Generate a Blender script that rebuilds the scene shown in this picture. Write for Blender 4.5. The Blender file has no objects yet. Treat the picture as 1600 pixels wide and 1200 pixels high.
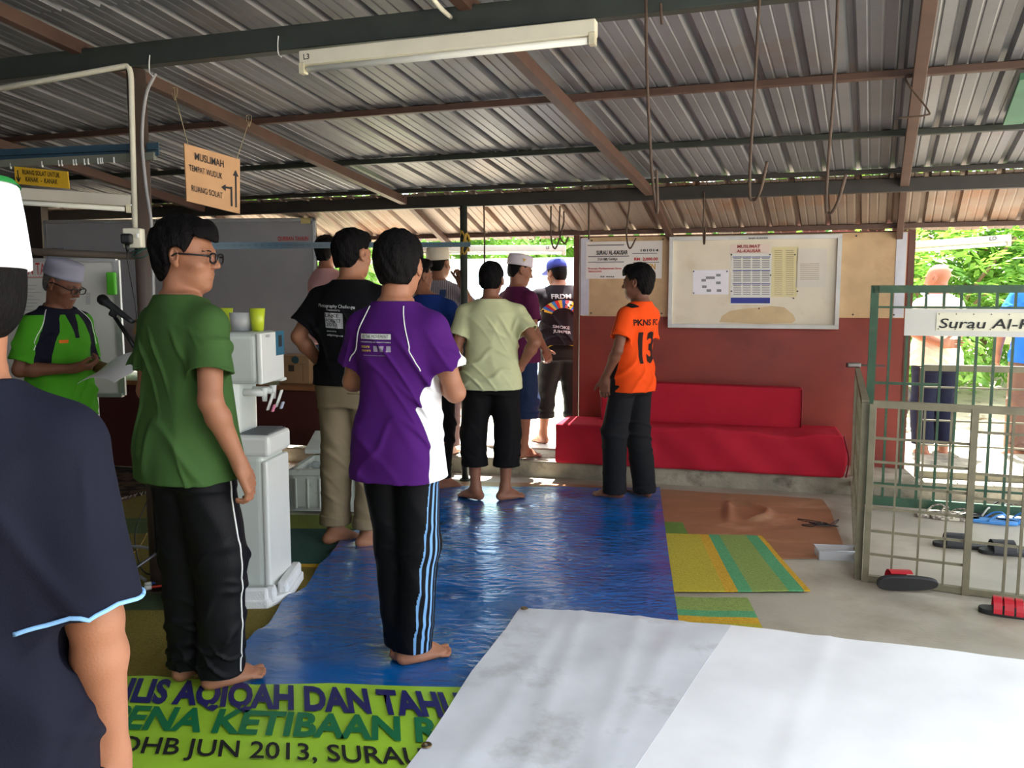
import bpy, bmesh, math, random
import numpy as np
from mathutils import Vector, Matrix, Euler
from mathutils.bvhtree import BVHTree
random.seed(7)
SC = bpy.context.scene
COL = SC.collection
# ---------------------------------------------------------------- camera, light, exposure
CAMZ, PITCH, FPX = 1.45, math.radians(6.1), 1305.0
cam = bpy.data.objects.new('camera', bpy.data.cameras.new('camera'))
COL.objects.link(cam)
cam.location = (0, 0, CAMZ)
cam.rotation_euler = (math.pi/2 - PITCH, 0, 0)
cam.data.sensor_width = 36.0
cam.data.lens = FPX/1600*36.0
cam.data.clip_start = 0.05
SC.camera = cam
SC.view_settings.view_transform = 'Standard'
SC.view_settings.look = 'None'
SC.view_settings.gamma = 1
SC.view_settings.use_curve_mapping = False
SC.view_settings.exposure = 0.95
SC.cycles.max_bounces = 8
SC.cycles.diffuse_bounces = 5
SC.cycles.transparent_max_bounces = 12
w = bpy.data.worlds.new('world'); SC.world = w; w.use_nodes = True
bgn = w.node_tree.nodes['Background']
bgn.inputs[0].default_value = (0.86, 0.93, 1.0, 1)
bgn.inputs[1].default_value = 2.45
sun = bpy.data.objects.new('sun', bpy.data.lights.new('sun', 'SUN'))
COL.objects.link(sun)
sun.data.energy = 22
sun.data.angle = math.radians(0.7)
sun.data.color = (1.0, 0.975, 0.93)
# light travels down and towards the camera, from beyond the eave on the right
sun.rotation_euler = Vector((-0.10, -0.44, -1.0)).to_track_quat('-Z', 'Y').to_euler()

# ---------------------------------------------------------------- measuring helpers
_F = Vector((0, math.cos(PITCH), -math.sin(PITCH)))
_U = Vector((0, math.sin(PITCH), math.cos(PITCH)))
def ray(u, v):
    return _F + Vector((1, 0, 0))*((u-800)/FPX) - _U*((v-600)/FPX)
def G(u, v, z=0.0):
    d = ray(u, v); t = (z-CAMZ)/d.z
    return Vector((0, 0, CAMZ)) + d*t
def at(u, v, y):
    d = ray(u, v); return Vector((0, 0, CAMZ)) + d*(y/d.y)
def onpl(u, v, p0, n):
    d = ray(u, v); o = Vector((0, 0, CAMZ))
    return o + d*((Vector(p0)-o).dot(n)/d.dot(n))

# ---------------------------------------------------------------- materials
def s2l(c):
    return tuple((x/12.92 if x <= 0.04045 else ((x+0.055)/1.055)**2.4) for x in c)
def rgb(r, g, b):
    return s2l((r/255, g/255, b/255))
_mats = {}
def mat(name, col, rough=0.6, metal=0.0, var=0.12, vscale=6.0, bump=0.0, bscale=40.0, spec=0.5,
        col2=None, c2scale=3.0, c2lo=0.5, c2hi=0.62, stretch=(1, 1, 1), sheen=0.0, trans=0.0, alpha=1.0, sss=0.0, emit=None):
    if name in _mats: return _mats[name]
    m = bpy.data.materials.new(name); m.use_nodes = True
    nt = m.node_tree; N = nt.nodes; L = nt.links
    b = N['Principled BSDF']
    b.inputs['Base Color'].default_value = (*col, 1)
    b.inputs['Roughness'].default_value = rough
    b.inputs['Metallic'].default_value = metal
    b.inputs['Specular IOR Level'].default_value = spec
    if sheen: b.inputs['Sheen Weight'].default_value = sheen
    if trans: b.inputs['Transmission Weight'].default_value = trans
    if alpha < 1: b.inputs['Alpha'].default_value = alpha
    if sss:
        b.inputs['Subsurface Weight'].default_value = sss
        b.inputs['Subsurface Radius'].default_value = (0.012, 0.005, 0.003)
    if emit:
        b.inputs['Emission Color'].default_value = (*emit[0], 1); b.inputs['Emission Strength'].default_value = emit[1]
    tc = N.new('ShaderNodeTexCoord'); mp = N.new('ShaderNodeMapping')
    mp.inputs['Scale'].default_value = stretch
    L.new(tc.outputs['Object'], mp.inputs[0])
    cur = None
    if var > 0:
        no = N.new('ShaderNodeTexNoise'); no.inputs['Scale'].default_value = vscale; no.inputs['Detail'].default_value = 6
        L.new(mp.outputs[0], no.inputs['Vector'])
        mr = N.new('ShaderNodeMapRange')
        mr.inputs[1].default_value = 0.3; mr.inputs[2].default_value = 0.7
        mr.inputs[3].default_value = 1-var; mr.inputs[4].default_value = 1+var
        L.new(no.outputs[0], mr.inputs[0])
        mx = N.new('ShaderNodeVectorMath'); mx.operation = 'SCALE'
        mx.inputs[0].default_value = col
        L.new(mr.outputs[0], mx.inputs['Scale'])
        cur = mx.outputs[0]
    if col2 is not None:
        n2 = N.new('ShaderNodeTexNoise'); n2.inputs['Scale'].default_value = c2scale; n2.inputs['Detail'].default_value = 7
        n2.inputs['Roughness'].default_value = 0.62
        L.new(mp.outputs[0], n2.inputs['Vector'])
        r2 = N.new('ShaderNodeMapRange'); r2.inputs[1].default_value = c2lo; r2.inputs[2].default_value = c2hi
        L.new(n2.outputs[0], r2.inputs[0])
        mc = N.new('ShaderNodeMix'); mc.data_type = 'RGBA'
        L.new(r2.outputs[0], mc.inputs[0])
        if cur: L.new(cur, mc.inputs[6])
        else: mc.inputs[6].default_value = (*col, 1)
        mc.inputs[7].default_value = (*col2, 1)
        cur = mc.outputs[2]
    if cur: L.new(cur, b.inputs['Base Color'])
    if bump > 0:
        nb = N.new('ShaderNodeTexNoise'); nb.inputs['Scale'].default_value = bscale; nb.inputs['Detail'].default_value = 5
        L.new(mp.outputs[0], nb.inputs['Vector'])
        bp = N.new('ShaderNodeBump'); bp.inputs['Strength'].default_value = bump; bp.inputs['Distance'].default_value = 0.02
        L.new(nb.outputs[0], bp.inputs['Height']); L.new(bp.outputs[0], b.inputs['Normal'])
    _mats[name] = m
    return m
def with_attr(m, pats):
    """colour areas that belong to the garment: float attributes > 0 select another colour"""
    nt = m.node_tree; N = nt.nodes; L = nt.links; b = N['Principled BSDF']
    lk = b.inputs['Base Color'].links
    cur = lk[0].from_socket if lk else None
    base = tuple(b.inputs['Base Color'].default_value)
    for nm, c in pats:
        a = N.new('ShaderNodeAttribute'); a.attribute_name = nm
        g = N.new('ShaderNodeMapRange'); g.inputs[1].default_value = -0.0008; g.inputs[2].default_value = 0.0008
        L.new(a.outputs['Fac'], g.inputs[0])
        mc = N.new('ShaderNodeMix'); mc.data_type = 'RGBA'
        L.new(g.outputs[0], mc.inputs[0])
        if cur: L.new(cur, mc.inputs[6])
        else: mc.inputs[6].default_value = base
        mc.inputs[7].default_value = (*c, 1); cur = mc.outputs[2]
    L.new(cur, b.inputs['Base Color'])
    return m

# ---------------------------------------------------------------- object helpers
def link(name, me, m=None, parent=None, smooth=False):
    o = bpy.data.objects.new(name, me); COL.objects.link(o)
    if m is not None:
        for mm in (m if isinstance(m, (list, tuple)) else [m]): me.materials.append(mm)
    if parent is not None: o.parent = parent
    if smooth: me.polygons.foreach_set('use_smooth', [True]*len(me.polygons))
    return o
def tag(o, label=None, cat=None, group=None, kind=None):
    if label: o['label'] = label
    if cat: o['category'] = cat
    if group: o['group'] = group
    if kind: o['kind'] = kind
    return o
def thing(name, label, cat, loc=(0, 0, 0), rz=0.0, group=None):
    o = bpy.data.objects.new(name, None); COL.objects.link(o)
    o.empty_display_size = 0.1
    o.location = loc; o.rotation_euler = (0, 0, rz)
    return tag(o, label, cat, group)
class MB:
    """gathers shapes of ONE part into one mesh"""
    def __init__(s): s.bm = bmesh.new()
    def box(s, c, d, rot=None, bev=0.0, seg=2, mi=0):
        M = Matrix.Translation(Vector(c))
        if rot is not None: M = M @ (rot if isinstance(rot, Matrix) else Euler(rot).to_matrix().to_4x4())
        r = bmesh.ops.create_cube(s.bm, size=1.0, matrix=M @ Matrix.Diagonal((*d, 1)))
        fs = set(f for v in r['verts'] for f in v.link_faces)
        for f in fs: f.material_index = mi
        if bev > 0:
            es = list(set(e for v in r['verts'] for e in v.link_edges))
            bmesh.ops.bevel(s.bm, geom=es, offset=bev, segments=seg, affect='EDGES', profile=0.5)
        return s
    def bar(s, a, b, wd, ht, up=(0, 0, 1), bev=0.0, mi=0):
        """rectangular bar from a to b"""
        a = Vector(a); b = Vector(b); d = b-a; ln = d.length; y = d.normalized()
        x = y.cross(Vector(up)).normalized(); z = x.cross(y)
        M = Matrix((x, y, z)).transposed().to_4x4(); M.translation = (a+b)/2
        return s.box((0, 0, 0), (wd, ln, ht), rot=M, bev=bev, mi=mi)
    def cyl(s, a, b, r, r2=None, seg=16, caps=True, mi=0):
        a = Vector(a); b = Vector(b); d = b-a
        q = d.to_track_quat('Z', 'Y').to_matrix().to_4x4(); q.translation = (a+b)/2
        res = bmesh.ops.create_cone(s.bm, cap_ends=caps, segments=seg, radius1=r, radius2=r if r2 is None else r2, depth=d.length, matrix=q)
        for f in set(f for v in res['verts'] for f in v.link_faces):
            f.material_index = mi; f.smooth = len(f.verts) == 4
        return s
    def tube(s, pts, r, seg=8, mi=0, rs=None):
        pts = [Vector(p) for p in pts]; rings = []
        n = len(pts); prev = None
        for i, p in enumerate(pts):
            t = (pts[min(i+1, n-1)] - pts[max(i-1, 0)]).normalized()
            ref = prev if prev is not None else (Vector((0, 0, 1)) if abs(t.z) < .9 else Vector((1, 0, 0)))
            x = (ref - t*ref.dot(t)).normalized(); prev = x; y = t.cross(x)
            rr = rs[i] if rs else r
            rings.append([s.bm.verts.new(p + (x*math.cos(k*2*math.pi/seg)+y*math.sin(k*2*math.pi/seg))*rr) for k in range(seg)])
        for i in range(n-1):
            for k in range(seg):
                f = s.bm.faces.new((rings[i][k], rings[i][(k+1) % seg], rings[i+1][(k+1) % seg], rings[i+1][k]))
                f.smooth = True; f.material_index = mi
        for rg, rev in ((rings[0], True), (rings[-1], False)):
            f = s.bm.faces.new(rg[::-1] if rev else rg); f.material_index = mi
        return s
    def lathe(s, prof, c=(0, 0, 0), seg=28, mi=0, M=None):
        """prof: list of (r, z)"""
        rings = []
        for r, z in prof:
            rg = []
            for k in range(seg):
                p = Vector((r*math.cos(k*2*math.pi/seg), r*math.sin(k*2*math.pi/seg), z))
                if M is not None: p = M @ p
                rg.append(s.bm.verts.new(p + Vector(c)))
            rings.append(rg)
        for i in range(len(prof)-1):
            for k in range(seg):
                f = s.bm.faces.new((rings[i][k], rings[i][(k+1) % seg], rings[i+1][(k+1) % seg], rings[i+1][k]))
                f.smooth = True; f.material_index = mi
        return s
    def prism(s, pts, vec, mi=0):
        a = [s.bm.verts.new(Vector(p)) for p in pts]; b = [s.bm.verts.new(Vector(p)+Vector(vec)) for p in pts]
        fs = [s.bm.faces.new(a[::-1]), s.bm.faces.new(b)]
        n = len(a)
        for i in range(n): fs.append(s.bm.faces.new((a[i], a[(i+1) % n], b[(i+1) % n], b[i])))
        for f in fs: f.material_index = mi
        return s
    def build(s, name, m, parent=None, loc=None, bev=0.0):
        bmesh.ops.recalc_face_normals(s.bm, faces=s.bm.faces[:])
        me = bpy.data.meshes.new(name); s.bm.to_mesh(me); s.bm.free()
        o = link(name, me, m, parent)
        if loc is not None: o.location = loc
        if bev > 0:
            b = o.modifiers.new('bevel', 'BEVEL'); b.width = bev; b.segments = 2; b.limit_method = 'ANGLE'
        return o
def spline(pts, n=12):
    """Catmull-Rom through points"""
    P = [Vector(p) for p in pts]; P = [P[0]*2-P[1]] + P + [P[-1]*2-P[-2]]
    out = []
    for i in range(1, len(P)-2):
        for k in range(n):
            t = k/n
            out.append(0.5*((2*P[i]) + (P[i+1]-P[i-1])*t + (2*P[i-1]-5*P[i]+4*P[i+1]-P[i+2])*t*t + (3*P[i]-P[i-1]-3*P[i+1]+P[i+2])*t**3))
    out.append(P[-2]); return out
def text_mesh(txt, size=1.0, bold=0.0, shear=0.0, space=1.0, align='LEFT'):
    cu = bpy.data.curves.new('txt', 'FONT'); cu.body = txt; cu.size = size; cu.offset = bold; cu.shear = shear
    cu.space_character = space; cu.align_x = align; cu.resolution_u = 3
    o = bpy.data.objects.new('txt', cu); COL.objects.link(o)
    dg = bpy.context.evaluated_depsgraph_get(); dg.update()
    me = bpy.data.meshes.new_from_object(o.evaluated_get(dg))
    bpy.data.objects.remove(o); bpy.data.curves.remove(cu)
    return me
def lettering(name, txt, m, parent, org, xdir, ydir, width=None, height=1.0, bold=0.02, shear=0.0, lift=0.002, space=1.0, place=None, sub=0):
    """text laid on a plane: org = baseline start, xdir/ydir unit vectors; height = cap height; optional fixed width"""
    me = text_mesh(txt, 1.0, bold, shear, space)
    n = len(me.vertices); co = np.zeros(n*3); me.vertices.foreach_get('co', co); co = co.reshape(-1, 3)
    capz = 0.70
    x0, x1 = co[:, 0].min(), co[:, 0].max()
    sy = height/capz; sx = sy if width is None else width/(x1-x0)
    X = (co[:, 0]-x0)*sx; Y = co[:, 1]*sy
    if sub:
        bm = bmesh.new(); bm.from_mesh(me)
        for v in bm.verts: v.co = Vector(((v.co.x-x0)*sx, v.co.y*sy, 0))
        for _ in range(6):
            es = [e for e in bm.edges if e.calc_length() > sub]
            if not es: break
            bmesh.ops.subdivide_edges(bm, edges=es, cuts=1)
            bmesh.ops.triangulate(bm, faces=bm.faces[:])
        bm.to_mesh(me); bm.free()
        n = len(me.vertices); co = np.zeros(n*3); me.vertices.foreach_get('co', co); co = co.reshape(-1, 3)
        X = co[:, 0]; Y = co[:, 1]
    org = Vector(org); xd = Vector(xdir); yd = Vector(ydir); nn = xd.cross(yd).normalized()
    for i, v in enumerate(me.vertices):
        if place: v.co = place(X[i], Y[i])
        else: v.co = org + xd*float(X[i]) + yd*float(Y[i]) + nn*lift
    o = link(name, me, m, parent)
    return o
def patch(name, outline, m, parent=None, step=0.12, z=0.004, amp=0.0, thick=0.003, fold=None, seed=0, curl=0.0):
    """a sheet lying on the floor; outline = list of ground points"""
    bm = bmesh.new()
    vs = [bm.verts.new((p[0], p[1], 0)) for p in outline]
    bm.faces.new(vs)
    xs = [p[0] for p in outline]; ys = [p[1] for p in outline]
    for ax, lo, hi in ((0, min(xs), max(xs)), (1, min(ys), max(ys))):
        c = lo+step
        while c < hi:
            co = [0, 0, 0]; co[ax] = c; no = [0, 0, 0]; no[ax] = 1
            bmesh.ops.bisect_plane(bm, geom=bm.verts[:]+bm.edges[:]+bm.faces[:], plane_co=co, plane_no=no)
            c += step
    rnd = random.Random(seed); ph = [rnd.uniform(0, 6.28) for _ in range(8)]
    for v in bm.verts:
        x, y = v.co.x, v.co.y
        h = 0.5+0.25*(math.sin(9*x+5*y+ph[0])+math.sin(-6*x+14*y+ph[1])*.7+math.sin(23*x-17*y+ph[2])*.3)
        v.co.z = z + amp*max(0, h) + (fold(x, y) if fold else 0)
    if thick:
        r = bmesh.ops.extrude_face_region(bm, geom=bm.faces[:])
        top = [g for g in r['geom'] if isinstance(g, bmesh.types.BMVert)]
        for v in top: v.co.z += thick
    bmesh.ops.recalc_face_normals(bm, faces=bm.faces[:])
    for f in bm.faces: f.smooth = abs(f.normal.z) > .45
    es = [e for e in bm.edges if len(e.link_faces) == 2 and e.link_faces[0].smooth != e.link_faces[1].smooth]
    bmesh.ops.split_edges(bm, edges=es)
    me = bpy.data.meshes.new(name); bm.to_mesh(me); bm.free()
    return link(name, me, m, parent)

# places: the wall line, turned 15.5 degrees; s along it to the right, t away from the camera
WA = math.radians(15.5)
WD = Vector((math.cos(WA), -math.sin(WA), 0)); WN = Vector((math.sin(WA), math.cos(WA), 0))
W0 = Vector((0.56, 6.95, 0))
def W(s, t, z=0.0): return W0 + WD*s + WN*t + Vector((0, 0, z))
UP = Vector((0, 0, 1))
# ================================================================ THE SETTING
M_conc = mat('concrete', rgb(176, 168, 152), rough=0.5, var=0.22, vscale=1.6, col2=rgb(128, 112, 90), c2scale=1.3, c2lo=0.5, c2hi=0.78, bump=0.12, bscale=60)
M_curb = mat('curb_concrete', rgb(150, 142, 124), rough=0.85, var=0.3, vscale=5, col2=rgb(80, 74, 64), c2scale=4, c2lo=0.52, c2hi=0.7, bump=0.4, bscale=30)
M_soil = mat('soil', rgb(196, 182, 158), rough=0.95, var=0.3, vscale=3, col2=rgb(120, 92, 60), c2scale=5, c2lo=0.55, c2hi=0.68, bump=0.6, bscale=14)
M_tile = mat('step_tile', rgb(214, 210, 200), rough=0.35, var=0.1)
M_zinc = mat('zinc_sheet', rgb(122, 123, 128), rough=0.45, metal=0.4, var=0.22, vscale=1.4, col2=rgb(112, 84, 66), c2scale=1.1, c2lo=0.56, c2hi=0.85, stretch=(1, 1, 1), bump=0.05, bscale=25)
M_zinc2 = mat('zinc_sheet_warm_lit', rgb(140, 124, 112), rough=0.5, metal=0.3, var=0.2, vscale=2, col2=rgb(140, 92, 58), c2scale=2.2, c2lo=0.52, c2hi=0.75)  # eave zinc, lighter and warmer: bounced sunlight put into the colour
M_steel = mat('brown_steel', rgb(84, 60, 50), rough=0.55, var=0.2, vscale=9)
M_dsteel = mat('dark_steel', rgb(50, 46, 42), rough=0.5, var=0.2, vscale=9)
M_gsteel = mat('dark_green_steel', rgb(46, 52, 46), rough=0.5, var=0.2, vscale=9)
M_red = mat('red_plywood', rgb(138, 52, 40), rough=0.5, var=0.14, vscale=3, col2=rgb(112, 40, 32), c2scale=2.5, c2lo=0.5, c2hi=0.8)
M_ply = mat('brown_board', rgb(196, 164, 124), rough=0.55, var=0.12, vscale=5, col2=rgb(172, 138, 100), c2scale=4, c2lo=0.5, c2hi=0.75, bump=0.1, bscale=8)
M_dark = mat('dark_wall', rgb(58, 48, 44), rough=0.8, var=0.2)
M_white = mat('white_plastic', rgb(232, 232, 228), rough=0.35, var=0.03)
M_black = mat('black_plastic', rgb(22, 22, 24), rough=0.4, var=0.05)
M_ink = mat('black_ink', rgb(24, 24, 28), rough=0.6, var=0)
M_redink = mat('red_ink', rgb(190, 40, 36), rough=0.6, var=0)
M_rust = mat('rebar_rust', rgb(74, 56, 42), rough=0.7, var=0.25, vscale=40)
M_galv = mat('galvanised', rgb(150, 150, 150), rough=0.4, metal=0.7)

# floor: front slab up to the step
fl = MB()
for_pts = [W(-7, -0.46), W(5, -0.46), Vector((6.5, -4, 0)), Vector((-8, -4, 0))]
fl.prism([p - UP*0.12 for p in for_pts], (0, 0, 0.12))
tag(fl.build('floor', M_conc), kind='structure')
cb = MB(); cb.prism([W(-7, -0.459, -.1), W(5, -0.459, -.1), W(5, 0.9, -.1), W(-7, 0.9, -.1)], (0, 0, 0.23))
tag(cb.build('trim_1', M_curb, bev=0.012), kind='structure')
# ground outdoors, rising into a bank
bm = bmesh.new()
NX, NY = 60, 40
gv = []
for j in range(NY+1):
    row = []
    for i in range(NX+1):
        s = -14+26*i/NX; t = 0.9+22*(j/NY)**1.3
        h = 0.06 + 0.9*max(0, (t-3.2)/6)**1.1 + 0.03*math.sin(3*s+t*2)+0.03*math.sin(5*t-s)
        row.append(bm.verts.new(W(s, t, h)))
    gv.append(row)
for j in range(NY):
    for i in range(NX):
        bm.faces.new((gv[j][i], gv[j][i+1], gv[j+1][i+1], gv[j+1][i])).smooth = True
me = bpy.data.meshes.new('floor_yard'); bm.to_mesh(me); bm.free()
tag(link('floor_yard', me, M_soil), kind='structure')
gb = MB(); gb.box((0, -16, -0.16), (60, 25, 0.1)); gb.box((20, 0, -0.16), (26.9, 60, 0.1))
tag(gb.build('floor_outdoors', M_soil), kind='structure')
# tiled doorstep outside the doorway
tl = MB(); tl.prism([W(-1.7, 0.02, .125), W(-0.02, 0.02, .125), W(-0.02, 0.89, .125), W(-1.7, 0.89, .125)], (0, 0, 0.02))
tag(tl.build('trim_2', M_tile), kind='structure')

# roof
RA = math.radians(18); RD = math.radians(23.5)
RE = Vector((math.cos(RA), -math.sin(RA), 0)); Rn = Vector((math.sin(RA), math.cos(RA), 0))
RN = Vector((math.sin(RD), math.cos(RD), 0))
def roofz(c):
    return 2.66-(c-3.22)*0.139 if c < 6.16 else 2.235-0.42*(c-6.16)
def rp(e, c, dz=0.0):
    """e along the purlins from the point under the camera's axis, c across the building"""
    k = c/Rn.dot(RN)
    p = RN*k + RE*e
    return Vector((p.x, p.y, roofz(c)+dz))
def sheet(name, c0, c1, e0, e1, dz, m, split=None):
    bm = bmesh.new(); pitch = 0.21
    prof = [(0, 0), (0.014, .034), (0.040, .034), (0.054, 0), (.090, 0), (.095, .0035), (.101, .0035), (.106, 0), (.150, 0), (.155, .0035), (.161, .0035), (.166, 0)]
    n = int((e1-e0)/pitch); cs = [c0, c1]
    rnd = random.Random(int(c0*10)); rows = [[] for _ in cs]
    for i in range(n):
        j = rnd.uniform(-.004, .004)
        for (a, h) in prof:
            e = e0+i*pitch+a
            for q, c in enumerate(cs):
                z0 = roofz(min(c, 6.1599) if c0 < 6 else max(c, 6.1601))
                p = RN*(c/Rn.dot(RN)) + RE*e
                rows[q].append(bm.verts.new((p.x, p.y, z0+dz+h+j)))
    for q in range(len(cs)-1):
        for i in range(len(rows[q])-1):
            bm.faces.new((rows[q][i], rows[q][i+1], rows[q+1][i+1], rows[q+1][i]))
    me = bpy.data.meshes.new(name); bm.to_mesh(me); bm.free()
    o = link(name, me, m)
    sol = o.modifiers.new('solid', 'SOLIDIFY'); sol.thickness = 0.0012
    return tag(o, kind='structure')
sheet('ceiling', 2.75, 6.17, -9, 3.4, 0.0, M_zinc)
sheet('ceiling_front', -0.6, 3.0, -9, -0.1, -0.012, M_zinc)  # near end, out of view, extended to darken the left
sheet('ceiling_right', 1.9, 3.0, -0.1, 3.4, -0.012, M_zinc)  # stops short: opening shaped so sky light reaches the white banner
sheet('ceiling_rear_blocker', -3.6, -0.4, -9, 4.4, -0.024, M_zinc)  # unseen roof added to block light from behind the camera
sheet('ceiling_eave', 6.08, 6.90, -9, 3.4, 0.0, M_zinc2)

def across(name, label, c, z0, ht, wd, m, e0=-8.2, e1=3.4, cat='beam', group=None):
    p0 = RN*(c/Rn.dot(RN)); a = p0+RE*e0; b = p0+RE*e1
    mb = MB(); mb.bar((a.x, a.y, z0+ht/2), (b.x, b.y, z0+ht/2), wd, ht)
    o = mb.build(name, m, bev=0.004); return tag(o, label, cat, group)
across('roof_beam', 'thick dark steel beam nearest the camera that carries the long fluorescent lamp', 3.22, 2.48, 0.1, 0.06, M_gsteel)
across('roof_beam', 'dark steel beam under the lower edge of the main roof, hung with small hooks', 6.14, 2.125, 0.09, 0.06, M_dsteel)
def cofpt(u, v, dz):
    """c coordinate of the roof underside point seen at u, v"""
    lo, hi = 0.5, 7
    d = ray(u, v)
    for _ in range(40):
        mid = (lo+hi)/2; t = mid/(d.dot(Rn)); z = CAMZ+d.z*t
        if z < roofz(mid)+dz: lo = mid
        else: hi = mid
    return lo
G2 = 'purlins under the zinc roof'
c2 = cofpt(1000, 148, -.03); c3 = cofpt(1000, 232, -.03)
across('roof_purlin', 'thin brown purlin across the roof sheets, next beyond the lamp beam', c2, roofz(c2)-0.04, 0.035, 0.04, M_steel, cat='purlin')
across('roof_purlin', 'thin greyish green purlin across the middle of the roof sheets', c3, roofz(c3)-0.04, 0.035, 0.04, M_gsteel, cat='purlin')
across('roof_purlin', 'thin dark purlin just above the hook beam at the main roof edge', 6.03, roofz(6.03)-0.035, 0.03, 0.04, M_dsteel, cat='purlin')
across('roof_purlin', 'brown purlin under the warm lit eave sheets above the notice board', 6.78, roofz(6.78)-0.04, 0.035, 0.04, M_steel, cat='purlin')
def rafter(u, v, label, c0=-0.1, c1=6.1, c3=6.86):
    c = cofpt(u, v, -.07); d = ray(u, v); t = c/d.dot(Rn); p = Vector((d.x*t, d.y*t, 0))
    q = p - RN*(c/Rn.dot(RN)); e = q.dot(RE)
    mb = MB()
    a = rp(e, c0, -.075); b = rp(e, c1, -.075)
    mb.bar(a, b, 0.055, 0.06)
    a = rp(e, 6.17, -.06); b = rp(e, c3, -.06)
    mb.bar(a, b, 0.045, 0.05)
    return tag(mb.build('roof_rafter', M_steel, bev=.003), label, 'rafter')
rafter(400, 204, 'brown steel rafter running down behind the hanging plywood sign')
rafter(900, 180, 'brown steel rafter passing behind the long fluorescent lamp')
rafter(1432, 150, 'brown steel rafter on the right that looks upright, above the green gate')
rafter(150, 272, 'dark brown steel rafter at far left above the yellow sign')

# posts
def post(u, v, y, r, ztop, label, m, z0=0.0):
    p = at(u, v, y); mb = MB(); mb.cyl((0, 0, 0), (0, 0, ztop-z0), r, seg=20); mb.cyl((0, 0, 0), (0, 0, .012), r*1.6, seg=20)
    o = mb.build('roof_post', m, loc=(p.x, p.y, z0)); return tag(o, label, 'post')
P_L = post(227, 430, 3.98, 0.042, 2.48, 'dark brown round post behind the man in the green shirt', mat('post_brown', rgb(84, 70, 62), rough=.5, var=.2))
P_M = post(725, 450, 6.45, 0.028, 2.125, 'thin dark green post held by the man in the pale cap', M_gsteel)
PLx, PLy = P_L.location.x, P_L.location.y

# partition: red plywood, brown board above
wb = MB(); wb.bar(W(0, 0.03, .13+.89), W(2.49, .03, .13+.89), 0.05, 1.78)
tag(wb.build('wall_back', M_red), kind='structure')
for k, s in enumerate((-0.03, 2.505)):
    q = MB(); q.bar(W(s, .03, .13), W(s, .03, 1.94), 0.045, 0.06, up=WN)
    tag(q.build('trim_%d' % (k+3), mat('brown_frame', rgb(92, 50, 34), rough=.5)), kind='structure')
q = MB(); q.bar(W(0, .0, 1.915), W(2.49, .0, 1.915), .02, .02); tag(q.build('trim_5', mat('brown_frame', (0, 0, 0))), kind='structure')
def ws(u, v, t=0.0):
    p = onpl(u, v, W(0, t), WN); q = p - W(0, t); return q.dot(WD), p.z
# brown board on the upper half
o = MB(); o.bar(W(.02, -.008, 1.595), W(2.47, -.008, 1.595), 0.012, 0.64)
wd = thing('brown_board', 'brown plywood board with pale edge strips along the top of the red wall', 'board')
ob = o.build('board', M_ply, wd)
for s in (.045, 2.43): st = MB(); st.bar(W(s, -.016, 1.28), W(s, -.016, 1.91), .07, .004, up=WN); st.build('edge_strip', mat('pale_strip', rgb(200, 200, 212), rough=.4), wd)
for s in np.linspace(.1, 2.4, 9):
    for z in (1.30, 1.89): nl = MB(); nl.cyl(W(s, -.014, z), W(s, -.019, z), .007, seg=8); nl.build('nail', M_dsteel, wd)

# added walls, far left and out of view behind, that keep the left dark
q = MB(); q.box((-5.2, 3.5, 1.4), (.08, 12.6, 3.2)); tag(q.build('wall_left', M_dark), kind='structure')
q = MB(); q.bar(Vector((-5.2, 7.95, 1.2)), Vector((-4.22, 7.66, 1.2)), .08, 2.7); tag(q.build('wall_far_left_blocker', M_dark), kind='structure')

q = MB(); q.box((-1.6, -2.6, 1.4), (7.2, .1, 3.0)); tag(q.build('wall_rear_blocker', M_dark), kind='structure')  # unseen wall added to cut light from behind the camera
# ================================================================ WHITEBOARDS ON THE LEFT
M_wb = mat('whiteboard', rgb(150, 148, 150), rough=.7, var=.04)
M_alu = mat('aluminium', rgb(190, 190, 190), rough=.35, metal=.6)
yb = 7.42
bl = at(68, 345, 7.55); br = at(493, 334, 7.30)
wbt = thing('whiteboard', 'large grey looking whiteboard hung behind the table and the water dispenser', 'whiteboard')
def quadbox(mb, a, b, z0, z1, th, mi=0):
    a = (a[0], a[1], 0); b = (b[0], b[1], 0); d = (Vector(b)-Vector(a)); n = Vector((-d.y, d.x, 0)).normalized()*th
    A = Vector((a[0], a[1], z0)); B = Vector((b[0], b[1], z0))
    mb.prism([A, B, B+n, A+n], (0, 0, z1-z0), mi=mi)
ztop = bl.z
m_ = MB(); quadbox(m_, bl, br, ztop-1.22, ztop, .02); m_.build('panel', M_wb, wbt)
m_ = MB()
dd = (br-bl); dd.z = 0; dn = Vector((dd.y, -dd.x, 0)).normalized()
for (z0, z1) in ((ztop-.025, ztop+.004), (ztop-1.22, ztop-1.195)): quadbox(m_, bl+dn*.012, br+dn*.012, z0, z1, .03)
du = dd.normalized()
quadbox(m_, bl+dn*.012, bl+dn*.012+du*.025, ztop-1.22, ztop, .03); quadbox(m_, br+dn*.012-du*.025, br+dn*.012, ztop-1.22, ztop, .03)
m_.build('frame', M_alu, wbt)
def on_board(nm, txt, u, v, h, wpx, m):
    p = onpl(u, v, bl+dn*.014, dn); p2 = onpl(u+wpx, v, bl+dn*.014, dn)
    lettering(nm, txt, m, wbt, p, du, UP, width=(p2-p).dot(du), height=h, bold=.01)
on_board('writing', 'SURAU AL-KAUSAR', 240, 347, .026, 75, M_ink)
on_board('writing', 'QURBAN TAHUN', 434, 376, .035, 48, M_redink)
on_board('writing', '2015/1436H', 442, 384, .03, 34, M_redink)
on_board('writing', 'JAWATANKUASA', 72, 391, .02, 28, M_ink)
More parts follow.
